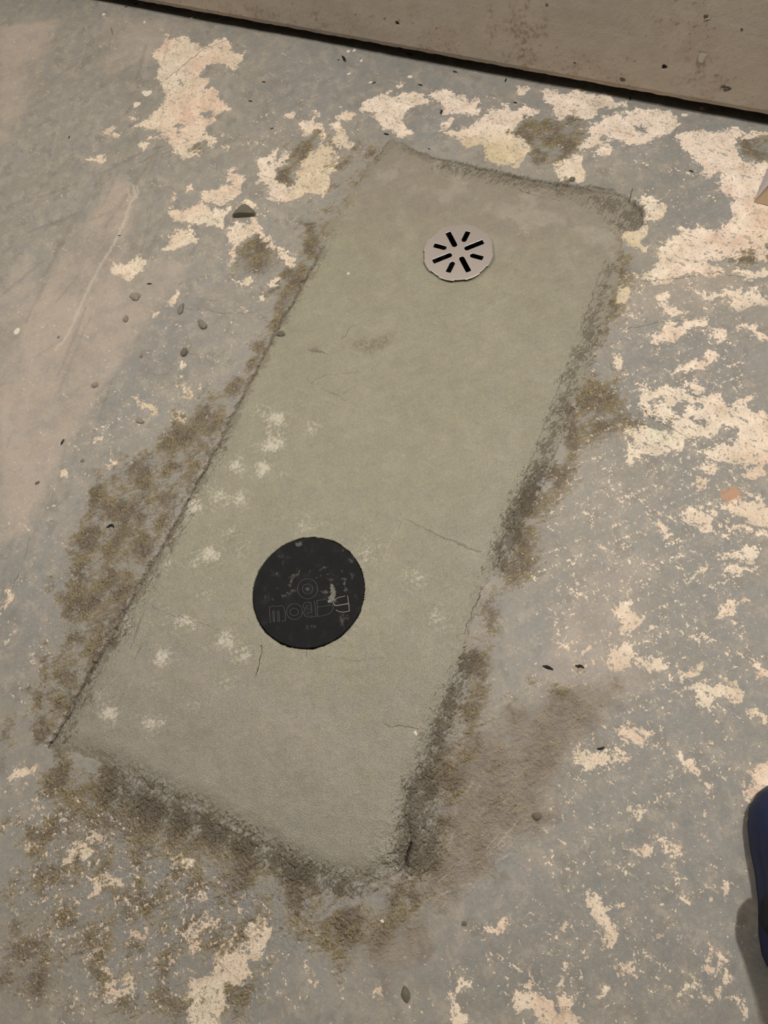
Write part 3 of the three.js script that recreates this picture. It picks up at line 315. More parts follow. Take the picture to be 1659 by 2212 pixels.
function floorTexel(x, z) {
  const n1 = nz(NA, x, z, 2400), n2 = nz(NB, x + 3.1, z - 1.7, 3600), n3 = nz(NB, x - 5.3, z + 2.2, 15000), n4 = nz(NG, x, z, 9000), n0 = nz(NA, x + 9, z + 4, 700);
  const wx = x + 0.0055 * n1 + 0.0022 * n3, wz = z + 0.0055 * n2 + 0.0022 * nz(NB, x, z, 12000);
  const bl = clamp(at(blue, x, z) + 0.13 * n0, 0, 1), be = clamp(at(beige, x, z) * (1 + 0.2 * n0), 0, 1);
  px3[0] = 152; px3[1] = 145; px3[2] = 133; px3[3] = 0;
  mix(138, 134, 127, bl * 0.85); mix(175, 159, 144, be * 0.88);  // beige dust painted lighter to make up for weak lamplight at left
  const gr = nz(NF, x - 6, z + 3, 2200), tone = 2.0 * n0 + 1.8 * n1 + 1.8 * n2 + 2.2 * n3 + 3.0 * n4 + 4.0 * gr; px3[0] += tone + 1.4 * n2; px3[1] += tone; px3[2] += tone - 1.4 * n2;
  const worn = ss(0.6, 1.9, n2 + 0.4 * n3 + 0.3 * n1); mix(168, 159, 146, worn * 0.5); const stain = ss(0.7, 2.1, n1 - 0.5 * n2 + 0.4 * n3); mix(122, 115, 103, stain * 0.45 * (1 - 0.85 * be));
  px3[3] = 0.22 + 0.05 * n2 + 0.04 * n4 + 0.05 * n1 + 0.04 * n3;
  const dv0 = at(dirt, wx, wz), rg = at(rough, x, z);
  px3[3] += rg * (0.28 * n3 + 0.2 * n2);
  // tiny dark grit and pits, hairline scuffs
  const pit = nz(NF, x, z, 3600) + 0.35 * n2; const gt = 2.4 - 0.55 * at(grit, x, z); if (pit > gt) mix(76, 69, 60, ss(gt, gt + 0.6, pit) * 0.85); else if (pit < -2.75) mix(190, 180, 163, ss(-2.75, -3.3, pit) * 0.8);
  // peeled areas
  const f = at(peel, wx, wz), sp = at(speck, x, z);
  let p = f > 0.01 ? ss(0.4, 0.54, f + 0.17 * n3 + 0.1 * n2 + 0.06 * n4) : 0;
  const chip = nz(NB, x + 7, z + 7, 9500) * 0.72 + nz(NB, x - 1, z + 3, 24000) * 0.6 + n1 * 0.3 + 0.15 * n4;
  if (sp > 0.05) p = Math.max(p, ss(0, 0.2, chip - (3.1 - 2.5 * sp)) * ss(0, 0.25, sp));
  else p = Math.max(p, ss(0, 0.25, chip - 2.9));
  p = Math.max(p, 0.9 * ss(0, 0.35, nz(NG, x + 4, z - 6, 5600) * 0.85 + 0.45 * n3 + 0.2 * n1 - (2.95 - 1.15 * sp)));
  const hole = ss(1.5, 1.8, nz(NB, x - 2, z + 5, 9000) + 0.5 * n3);           // paint left inside a peeled area
  const film = p * (1 - 0.9 * hole * (sp > 0.5 ? 1 : 0.7));
  if (p > 0.004) {
    const wv = clamp(at(white, x, z) + 0.25 * n1, 0, 1), yv = clamp(at(yellow, x, z) + 0.1 * n1, 0, 1), v = 5 * n2 + 5 * n4 + 3 * n1 + 4 * n3, pk = n0 * 4;
    let r = 231 + v, g = 209 + v - pk, b = 184 + v - pk;
    r += (237 + v - r) * wv; g += (217 + v - g) * wv; b += (198 + v - b) * wv;
    r += (212 + v - r) * yv; g += (193 + v - g) * yv; b += (156 + v - b) * yv;
    mix(r, g, b, film * 0.97);
    const ru = at(rust, x, z); if (ru > 0.02) mix(188, 146, 116, ss(0.3, 0.7, ru + 0.2 * n3) * film);
    const speckle = ss(1.5, 2.1, nz(NF, x + 3, z, 3000) + 0.5 * n3); mix(120, 104, 84, speckle * film * 0.65);
    const grime = ss(0.7, 2.0, n3 - 0.4 * n1); mix(166, 146, 118, grime * film * 0.45);
    px3[3] -= film * 0.42; px3[3] += film * (0.1 * n4 + 0.08 * n3);
    // raised, curling paint edge around an island
    const lip = 4 * p * (1 - p); px3[3] += lip * 0.15; mix(108, 100, 90, lip * 0.35 * ss(-0.3, 1, n2));
  } else { const ru = at(rust, x, z); if (ru > 0.02) mix(184, 140, 110, ss(0.35, 0.75, ru + 0.2 * n3)); }
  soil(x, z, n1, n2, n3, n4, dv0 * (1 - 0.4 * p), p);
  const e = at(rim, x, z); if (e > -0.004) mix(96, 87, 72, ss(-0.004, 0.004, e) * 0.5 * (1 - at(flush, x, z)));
}
const BRUISE = spot(812, 745), NICK = spot(680, 755);
function infillTexel(x, z) {
  const n1 = nz(NA, x + 2, z - 3, 2400), n2 = nz(NB, x + 3.1, z - 1.7, 4200), n3 = nz(NB, x - 5.3, z + 2.2, 15000), n4 = nz(NG, x, z, 9000), n0 = nz(NA, x - 4, z + 8, 800), nf = nz(NF, x, z, 2400);
  const top = ss(-0.95, -1.25, z + 0.03 * n1), low = ss(-0.12, 0.12, z + 0.05 * n1), right = ss(-0.36, -0.2, x + 0.03 * n1);
  px3[0] = 149; px3[1] = 143; px3[2] = 122; px3[3] = 0;
  mix(143, 134, 119, top * 0.8); mix(146, 138, 124, low * 0.85); mix(146, 140, 124, right * 0.4);
  const patchy = ss(0.2, 1.6, n0 + 0.5 * n1); mix(158, 150, 134, patchy * 0.1 + patchy * top * 0.6);
  const grain = clamp(nf + 0.5 * n4, -2.2, 2.6), tone = 0.9 * n0 + 1.1 * n1 + 1.3 * n2 + 1.8 * n3 + 9.5 * grain * (1 - 0.6 * top); px3[0] += tone + 0.6 * n2; px3[1] += tone; px3[2] += tone - 0.6 * n2;
  const smooth = 1 - 0.6 * top;
  px3[3] = 0.08 * n4 * smooth + 0.26 * nf * smooth + 0.1 * n2 + 0.06 * n3;
  const rg = at(rough, x, z); px3[3] += rg * (0.75 * n3 + 0.5 * n2);
  const lm = at(lime, x, z);
  if (lm > 0.01) { const a = ss(0.22, 0.95, lm * (0.9 + 0.25 * n1) + 0.16 * n3 + 0.1 * n4 + 0.1 * nf); mix(212, 202, 182, a * 0.82); }
  const dot = nz(NF, x - 8, z, 1300) + 0.35 * n3; if (dot > 2.5) mix(196, 188, 168, ss(2.5, 3.0, dot) * 0.65); else if (dot < -3.2) { mix(70, 64, 54, 0.6); px3[3] -= 0.3; }
  const sx = BRUISE, d0 = Math.hypot(x - sx.x, z - sx.z), bruise = ss(0.05, 0.0, d0 + 0.012 * n1) * 0.8; if (bruise > 0) mix(112, 100, 80, bruise * 0.8 * ss(-1.4, 0.8, n3));
  const e = at(rim, x, z), jt = at(joint, x, z);
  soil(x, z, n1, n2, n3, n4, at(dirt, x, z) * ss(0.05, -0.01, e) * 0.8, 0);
  if (e < 0.02) { const a = ss(0.016, 0.004, e + 0.006 * n1 + 0.005 * n3) * (1 - 0.75 * at(flush, x, z)); mix(108, 99, 83, a * 0.42); px3[3] += a * 0.2 * n3; }
  if (jt > 0.05) { const a = ss(0.3, 0.8, jt + 0.15 * n3); mix(70, 62, 50, a * 0.6); }
  const b2 = NICK, d2 = Math.hypot(x - b2.x, (z - b2.z) * 2); if (d2 < 0.03) mix(116, 106, 86, ss(0.022, 0.004, d2 + 0.004 * n3) * 0.7);
}
const TILES = [];
function sheet(x0, z0, w, d, W, H, texel, span) {                              // colour and relief of one rectangle of ground
  const col = new Uint8Array(W * H * 4), bmp = new Uint8Array(W * H * 4), [k, p] = inkOf(x0, z0, w, d, W, H);
  for (let j = 0; j < H; j++) {
    const z = z0 + (j + 0.5) / H * d;
    for (let i = 0; i < W; i++) {
      const x = x0 + (i + 0.5) / W * w, o = j * W + i;
      texel(x, z);
      if (k[o]) { const a = k[o] / 255; mix(58, 51, 42, a * 0.85); px3[3] -= a * 0.8; }
      if (p[o]) { const a = p[o] / 255; mix(206, 193, 174, a * 0.8); }
      col[o * 4] = clamp(px3[0], 0, 255); col[o * 4 + 1] = clamp(px3[1], 0, 255); col[o * 4 + 2] = clamp(px3[2], 0, 255); col[o * 4 + 3] = 255;
      const h = clamp(128 + px3[3] / span * 255, 0, 255); bmp[o * 4] = bmp[o * 4 + 1] = bmp[o * 4 + 2] = h; bmp[o * 4 + 3] = 255;
    }
  }
  const tex = (data, srgb) => { const t = new THREE.DataTexture(data, W, H); t.magFilter = THREE.LinearFilter; t.minFilter = THREE.LinearMipmapLinearFilter; t.generateMipmaps = true; if (srgb) t.colorSpace = THREE.SRGBColorSpace; t.needsUpdate = true; return t; };
  return new THREE.MeshStandardMaterial({ map: tex(col, true), bumpMap: tex(bmp, false), bumpScale: span / 1000, roughness: 0.62 });
}

// ---------------------------------------------------------------- the floor
const FX0 = -2.42, FX1 = 0.68, FZ0 = -1.765, FZ1 = 0.86, NX = 2, NZ = 2, ROOM = { x0: -3.0, x1: 2.1, z0: -1.76, z1: 2.5, h: 2.9 };
function floorHeight(x, z) {
  const e = at(rim, x, z) + 0.0025 * nz(NA, x, z, 5200) + 0.0012 * nz(NG, x, z, 3000);
  const dv = at(dirt, x, z), md = at(mud, x, z), inside = ss(-0.0005, 0.0025, e);
  let y = 0.0009 * nz(NA, x, z, 520) * ss(0.03, 0.2, -e) + dv * 0.0005 * nz(NB, x, z, 4200) + md * 0.0003 * nz(NB, x, z, 3000);
  y += 0.0008 * ss(-0.06, -0.005, e) * nz(NA, x + 1, z, 3000) * (0.4 + dv);
  return y * (1 - inside) - 0.013 * inside;
}
function infillHeight(x, z) {
  const e = at(rim, x, z), left = at(joint, x, z);
  const dd = Math.hypot(x - DRAIN.x, z - DRAIN.z), dc = Math.hypot(x - COVER.x, z - COVER.z);
  let y = -0.0022 + 0.0006 * nz(NA, x + 3, z, 620) + 0.0003 * nz(NB, x, z, 2600) - 0.0012 * ss(0.45, 0.1, dd);
  y += (0.0005 - y) * clamp(at(flush, x, z) * 1.15, 0, 1) * ss(0.045, 0.004, e);       // smeared level with the floor
  y += (0.0065 * ss(0.0, 0.04, e) - 0.001) * Math.max(ss(0.03, 0.14, z), ss(-0.27, -0.2, x) * ss(-1.0, -0.8, z));   // the lower end and right side stand proud and slope off
  y -= 0.003 * ss(0.2, 0.8, left);                                              // open joint on the left
  y -= 0.0022 * ss(0.03, 0.0, e) * ss(-1.18, -1.3, z);                             // the top end dips under the old floor
  y += at(rough, x, z) * 0.0013 * nz(NB, x, z, 4600);
  y += 0.0007 * ss(0.0035, 0, Math.abs((x - STEP[0].x) * STEP[1] + (z - STEP[0].z) * STEP[2])) * ss(0.17, 0.15, Math.hypot(x - STEP[3].x, z - STEP[3].z));
  y -= 0.0012 * ss(0.02, 0, dc - COVER_R) * ss(-0.2, 0.9, nz(NA, x, z, 4200));
  return y;
}
const STEP = (() => { const a = spot(868, 1122), b = spot(1050, 1195), l = Math.hypot(b.x - a.x, b.z - a.z); return [a, -(b.z - a.z) / l, (b.x - a.x) / l, spot(960, 1158)]; })();
function gridMesh(x0, z0, x1, z1, cell, height, keep, tilesX, tilesZ) {
  const nx = Math.round((x1 - x0) / cell / tilesX) * tilesX, nzz = Math.round((z1 - z0) / cell / tilesZ) * tilesZ, cx = nx / tilesX, cz = nzz / tilesZ;
  const pos = [], uv = [], index = [], groups = [];
  for (let tz = 0; tz < tilesZ; tz++) for (let tx = 0; tx < tilesX; tx++) {
    const base = pos.length / 3, first = index.length;
    for (let j = 0; j <= cz; j++) for (let i = 0; i <= cx; i++) {
      const x = x0 + (tx * cx + i) / nx * (x1 - x0), z = z0 + (tz * cz + j) / nzz * (z1 - z0);
      pos.push(x, height(x, z), z); uv.push(i / cx, j / cz);
    }
    for (let j = 0; j < cz; j++) for (let i = 0; i < cx; i++) {
      const a = base + j * (cx + 1) + i, x = x0 + (tx * cx + i + 0.5) / nx * (x1 - x0), z = z0 + (tz * cz + j + 0.5) / nzz * (z1 - z0);
      if (keep && !keep(x, z)) continue;
      index.push(a, a + cx + 1, a + 1, a + 1, a + cx + 1, a + cx + 2);
    }
    groups.push([first, index.length - first]);
  }
  const g = new THREE.BufferGeometry();
  g.setAttribute('position', new THREE.Float32BufferAttribute(pos, 3)); g.setAttribute('uv', new THREE.Float32BufferAttribute(uv, 2)); g.setIndex(index);
  g.computeVertexNormals();
  groups.forEach(([s, n], i) => g.addGroup(s, n, i));
  return g;
}
const away = (x, z, c, r) => (x - c.x) ** 2 + (z - c.z) ** 2 > r * r;
const floorMats = [];
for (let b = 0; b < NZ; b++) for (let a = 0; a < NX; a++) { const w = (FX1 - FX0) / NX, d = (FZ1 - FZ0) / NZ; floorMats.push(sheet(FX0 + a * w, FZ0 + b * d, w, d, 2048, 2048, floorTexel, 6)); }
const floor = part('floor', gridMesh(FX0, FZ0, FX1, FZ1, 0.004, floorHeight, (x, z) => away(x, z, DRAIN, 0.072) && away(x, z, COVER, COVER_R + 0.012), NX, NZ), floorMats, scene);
structure(floor); floor.userData.label = 'worn grey painted floor with pale peeled patches';
// the rest of the floor, outside the photograph, and the slab below it
const plainFloor = std(0x8d887e, 0.75);
{
  const g = [];
  const slab = (x0, x1, z0, z1) => { const b = new THREE.BoxGeometry(x1 - x0, 0.1, z1 - z0); b.translate((x0 + x1) / 2, -0.0502, (z0 + z1) / 2); g.push(b); };
  slab(ROOM.x0, FX0, ROOM.z0, ROOM.z1); slab(FX1, ROOM.x1, ROOM.z0, ROOM.z1); slab(FX0, FX1, FZ1, ROOM.z1);
  const low = new THREE.BoxGeometry(FX1 - FX0, 0.05, FZ1 - FZ0); low.translate((FX0 + FX1) / 2, -0.28, (FZ0 + FZ1) / 2); g.push(low);
  part('floor_margin', mergeGeometries(g), plainFloor, floor);
}
// ---- the infill
const IX0 = -0.905, IX1 = -0.085, IZ0 = -1.405, IZ1 = 0.36;
const infillMat = sheet(IX0, IZ0, IX1 - IX0, IZ1 - IZ0, 1280, 2048, infillTexel, 8);
infillMat.roughness = 0.5;
const infillGrid = gridMesh(IX0, IZ0, IX1, IZ1, 0.003, infillHeight, (x, z) => away(x, z, DRAIN, 0.07) && at(rim, x, z) > -0.014 && away(x, z, COVER, COVER_R + 0.011), 1, 1);
function collarOf() {                                                          // the infill's clean edge round the access cover
  const n = 260, m = 8, pos = [], uv = [], id = [];
  for (let j = 0; j <= m; j++) for (let i = 0; i <= n; i++) {
    const a = i / n * 6.2832, c = Math.cos(a), q = Math.sin(a), x0 = COVER.x + COVER_R * c, z0 = COVER.z + COVER_R * q;
    const r0 = COVER_R + 0.0007 + 0.0014 * ss(-0.3, 0.9, q - 0.35 * c) + 0.0004 * nz(NG, x0, z0, 9000) + 0.0003 * nz(NA, x0, z0, 4000), r = r0 + (COVER_R + 0.016 - r0) * Math.max(0, j - 1) / (m - 1);
    const x = COVER.x + r * c, z = COVER.z + r * q;
    pos.push(x, j === 0 ? -0.02 : infillHeight(x, z) - (j === m ? 0.0004 : j === 1 ? 0.0003 : 0), z); uv.push((x - IX0) / (IX1 - IX0), (z - IZ0) / (IZ1 - IZ0));
  }
  for (let j = 0; j < m; j++) for (let i = 0; i < n; i++) { const k = j * (n + 1) + i; id.push(k, k + 1, k + n + 1, k + 1, k + n + 2, k + n + 1); }
  const g = new THREE.BufferGeometry(); g.setAttribute('position', new THREE.Float32BufferAttribute(pos, 3)); g.setAttribute('uv', new THREE.Float32BufferAttribute(uv, 2)); g.setIndex(id); g.computeVertexNormals(); return g;
}
infillGrid.clearGroups();
const infill = part('concrete_infill', mergeGeometries([infillGrid, collarOf()]), infillMat, scene);
tag(infill, 'long rectangular grey-green concrete infill sunk in the painted floor', 'concrete patch');

// ---------------------------------------------------------------- room shell
const plaster = std(0x575550, 0.92), ceilingWhite = std(0x64625f, 0.95), coreGrey = std(0x6d665c, 0.95);
function box(name, x0, x1, y0, y1, z0, z1, m, parent = scene) { const g = new THREE.BoxGeometry(x1 - x0, y1 - y0, z1 - z0); g.translate((x0 + x1) / 2, (y0 + y1) / 2, (z0 + z1) / 2); return part(name, g, m, parent); }
structure(box('wall_left', ROOM.x0 - 0.12, ROOM.x0, -0.1, ROOM.h, ROOM.z0 - 0.2, ROOM.z1 + 0.12, plaster));
structure(box('wall_right', ROOM.x1, ROOM.x1 + 0.12, -0.1, ROOM.h, ROOM.z0 - 0.2, ROOM.z1 + 0.12, plaster));
structure(box('wall_front', ROOM.x0, ROOM.x1, -0.1, ROOM.h, ROOM.z1, ROOM.z1 + 0.12, plaster));
structure(box('ceiling', ROOM.x0 - 0.12, ROOM.x1 + 0.12, ROOM.h, ROOM.h + 0.12, ROOM.z0 - 0.2, ROOM.z1 + 0.12, ceilingWhite));
function bulb(pos, power, label) {
  const t = thing('ceiling_lamp', label, 'lamp', [pos[0], ROOM.h, pos[2]]);  // serves the right lamp and the added left fill
  const holder = new THREE.LatheGeometry([[0, 0], [0.05, 0], [0.05, -0.012], [0.024, -0.02], [0.022, -0.045], [0, -0.045]].map((p) => new THREE.Vector2(...p)).reverse(), 24);
  part('lamp_holder', holder, std(0xe8e4da, 0.5), t);
  const g = new THREE.SphereGeometry(0.05, 24, 16); g.translate(0, pos[1] - ROOM.h, 0);
  part('light_bulb', g, new THREE.MeshStandardMaterial({ color: 0xffffff, emissive: 0xf4faff, emissiveIntensity: 6 }), t);
  const l = new THREE.PointLight(new THREE.Color().setRGB(...LIGHT), power); l.position.set(0, pos[1] - ROOM.h, 0); l.castShadow = true; l.shadow.radius = 3; t.add(l);
}
bulb(LAMP_A, POWER_A, 'bare ceiling bulb on the right, near the wall board'); bulb(FILL_LAMP, FILL_POWER, 'unseen fill bulb added on the left side of the room');

// ---------------------------------------------------------------- the board wall
const BA = spot(305, 4, 0.036), BB = spot(1659, 250, 0.036), BANGLE = -Math.atan2(BB.z - BA.z, BB.x - BA.x);
const wall = structure(new THREE.Group()); wall.name = 'wall_back'; wall.position.set(BA.x, 0, BA.z); wall.rotation.y = BANGLE; scene.add(wall); wall.updateMatrixWorld(true);
wall.userData.label = 'grey-brown wall board ending just above the floor';
const toWall = wall.matrixWorld.clone().invert();
function onBoard(x, y) {                                                       // survey spot -> board's own x, y
  const a = camera.position.clone().applyMatrix4(toWall), b = spot(x, y).applyMatrix4(toWall), t = a.z / (a.z - b.z);
  return [a.x + (b.x - a.x) * t, a.y + (b.y - a.y) * t];
}
const holes = [[858, 50, 0.0058], [1435, 145, 0.0068]].map(([x, y, r]) => [...onBoard(x, y), r]);
{
  const X0 = -1.35, X1 = ROOM.x1 - BA.x + 0.05, TH = 0.0125, LIP = 0.049;
  const s = new THREE.Shape([[X0, LIP], [X1, LIP], [X1, ROOM.h], [X0, ROOM.h]].map((p) => new THREE.Vector2(...p)));
  for (const [x, y, r] of holes) s.holes.push(new THREE.Path(Array.from({ length: 18 }, (_, i) => { const a = -i / 18 * 6.2832, q = r * (1 + 0.12 * Math.sin(3 * a + x * 9)); return new THREE.Vector2(x + q * Math.cos(a), y + q * Math.sin(a)); })));
  const face = new THREE.ExtrudeGeometry(s, { depth: TH, bevelEnabled: false }); face.translate(0, 0, -TH);
  const lipShape = new THREE.Shape([[-TH, 0.0365], [-0.0042, 0.036], [-0.0028, 0.0385], [-0.0006, LIP - 0.001], [0, LIP], [-TH, LIP]].map((p) => new THREE.Vector2(...p)));
  const N = 400, lp = [], lu = [], li = [], prof = lipShape.getPoints();
  for (let i = 0; i <= N; i++) for (const q of prof) { const x = X0 + (X1 - X0) * i / N, w = 0.0007 * nz(NB, x, q.y, 5000) * (q.y < 0.04 ? 1 : 0); lp.push(x, q.y + w, q.x); lu.push(x, q.y + q.x); }
  for (let i = 0; i < N; i++) for (let k = 0; k + 1 < prof.length; k++) { const a = i * prof.length + k, b = a + prof.length; li.push(a, b, a + 1, a + 1, b, b + 1); }
  const lip = new THREE.BufferGeometry(); lip.setAttribute('position', new THREE.Float32BufferAttribute(lp, 3)); lip.setAttribute('uv', new THREE.Float32BufferAttribute(lu, 2)); lip.setIndex(li); lip.computeVertexNormals();
  // one sheet of board skin, 2.1 m x 0.7 m
  const W = 2048, H = 1024, w = 2.1, h = 0.7, col = new Uint8Array(W * H * 4), bmp = new Uint8Array(W * H * 4);
  const stains = [[1130, 80, 0.05, 0.09, 0.5], [1145, 110, 0.03, 0.05, 0.4], [1060, 60, 0.012, 0.05, 0.4], [690, 55, 0.03, 0.05, 0.45], [560, 25, 0.05, 0.02, 0.4], [930, 110, 0.05, 0.03, 0.3], [1500, 165, 0.06, 0.05, 0.3], [1240, 150, 0.04, 0.04, 0.25]].map(([x, y, a, b, v]) => [...onBoard(x, y), a, b, v]);
  const scuffs = [[1345, 173, 0.007, 0.0055], [1568, 190, 0.013, 0.008], [1526, 38, 0.007, 0.005], [1601, 65, 0.004, 0.004], [1242, 137, 0.004, 0.003], [1180, 10, 0.004, 0.004]].map(([x, y, a, b]) => [...onBoard(x, y), a, b]);
  for (let j = 0; j < H; j++) for (let i = 0; i < W; i++) {
    const x = (i + 0.5) / W * w, y = (j + 0.5) / H * h, o = (j * W + i) * 4;
    const n0 = nz(NA, x, y, 900), n1 = nz(NB, x + 4, y, 3000), n3 = nz(NA, x, y + 2, 12000), n4 = nz(NG, x, y, 7000), nv = nz(NB, x * 2.2, y * 0.8, 6000);
    px3[0] = 180; px3[1] = 166; px3[2] = 150; px3[3] = 0.06 * n3 + 0.05 * n4;
    const t = 2 * n0 + 1.6 * n1 + 2 * n4; px3[0] += t; px3[1] += t; px3[2] += t;
    mix(192, 180, 164, ss(0.4, 1.6, nz(NA, x * 0.35, y * 2.4, 2600)) * 0.3); mix(166, 147, 128, ss(0.5, 1.8, n0 - 0.3 * n1) * 0.35);
    for (const [a, b, c, d, v] of stains) { const e = Math.hypot((x - a) / c, (y - b) / d); if (e < 1.6) mix(134, 108, 88, ss(1.3, 0.1, e + 0.35 * n1) * v * ss(-1.0, 1.6, n3 + 0.6 * nv)); }
    const pit = ss(1.9, 2.6, nz(NB, x * 2.4, y * 0.9 + 3, 11000) * 0.8 + 0.4 * n3 + 0.35 * n0); mix(112, 92, 76, pit * 0.7); px3[3] -= pit * 0.2;
    const dot = nz(NF, x, y, 2600) + 0.3 * n1; if (dot > 2.7) { mix(84, 70, 58, ss(2.7, 3.1, dot) * 0.7); px3[3] -= 0.2; } else if (dot < -3) mix(206, 192, 172, 0.5);
    for (const [a, b, c, d] of scuffs) { const e = Math.hypot((x - a) / c, (y - b) / d); if (e < 2) mix(66, 61, 57, ss(1.05, 0.55, e + 0.3 * n3) * 0.85); }
    for (const [a, b, r] of holes) { const e = Math.hypot(x - a, y - b) / r; if (e < 2) mix(172, 158, 138, ss(1.5, 1.1, e + 0.15 * n3) * 0.7); }
    col[o] = clamp(px3[0], 0, 255); col[o + 1] = clamp(px3[1], 0, 255); col[o + 2] = clamp(px3[2], 0, 255); col[o + 3] = 255;
    bmp[o] = bmp[o + 1] = bmp[o + 2] = clamp(128 + px3[3] * 80, 0, 255); bmp[o + 3] = 255;
  }
  const tex = (d, srgb) => { const t = new THREE.DataTexture(d, W, H); t.magFilter = THREE.LinearFilter; t.wrapS = t.wrapT = THREE.MirroredRepeatWrapping; t.repeat.set(1 / w, 1 / h); if (srgb) t.colorSpace = THREE.SRGBColorSpace; t.needsUpdate = true; return t; };
  const skin = new THREE.MeshStandardMaterial({ map: tex(col, true), bumpMap: tex(bmp, false), bumpScale: 0.0032, roughness: 0.8 });
  part('wall_board', face, skin, wall); part('board_edge', lip, skin, wall);
  box('wall_core', X0, X1, -0.02, ROOM.h, -0.2, -0.105, coreGrey, wall);
  // torn paper on the board
  const [ax, ay] = onBoard(1519, 124), fp = [], fi = [];
  const flap = [[-0.011, 0.010], [-0.004, 0.012], [0.004, 0.011], [0.012, 0.013], [0.010, 0.008], [0.006, 0.001], [0.002, -0.010], [-0.003, -0.011], [-0.009, -0.006], [-0.011, 0.002]];
  fp.push(ax, ay + 0.001, 0.0034); for (const [u, v] of flap) fp.push(ax + u, ay + v, 0.0006 + (v < 0 ? 0.0034 : 0.0012) + (u > 0.004 ? -0.001 : 0));
  for (let i = 0; i < flap.length; i++) fi.push(0, 1 + (i + 1) % flap.length, 1 + i);
  const fg = new THREE.BufferGeometry(); fg.setAttribute('position', new THREE.Float32BufferAttribute(fp, 3)); fg.setIndex(fi); fg.computeVertexNormals();
  const fl = part('torn_paper', fg, std(0xb5a993, 0.95, { side: THREE.DoubleSide }), wall); fl.userData.label = 'pale torn paper flap';
  const [bx, by] = onBoard(1528, 40), sl = new THREE.CapsuleGeometry(0.0012, 0.008, 3, 6); sl.rotateZ(-1.1); sl.translate(bx, by, 0.001); part('paper_sliver', sl, std(0xb9ad98, 0.95), wall);
  const [cx, cy] = onBoard(1569, 192), chip = new THREE.OctahedronGeometry(0.004, 1); chip.scale(1.5, 0.8, 0.35); chip.translate(cx, cy, 0.0008); part('paint_chip', chip, std(0x57534e, 0.6), wall);
}

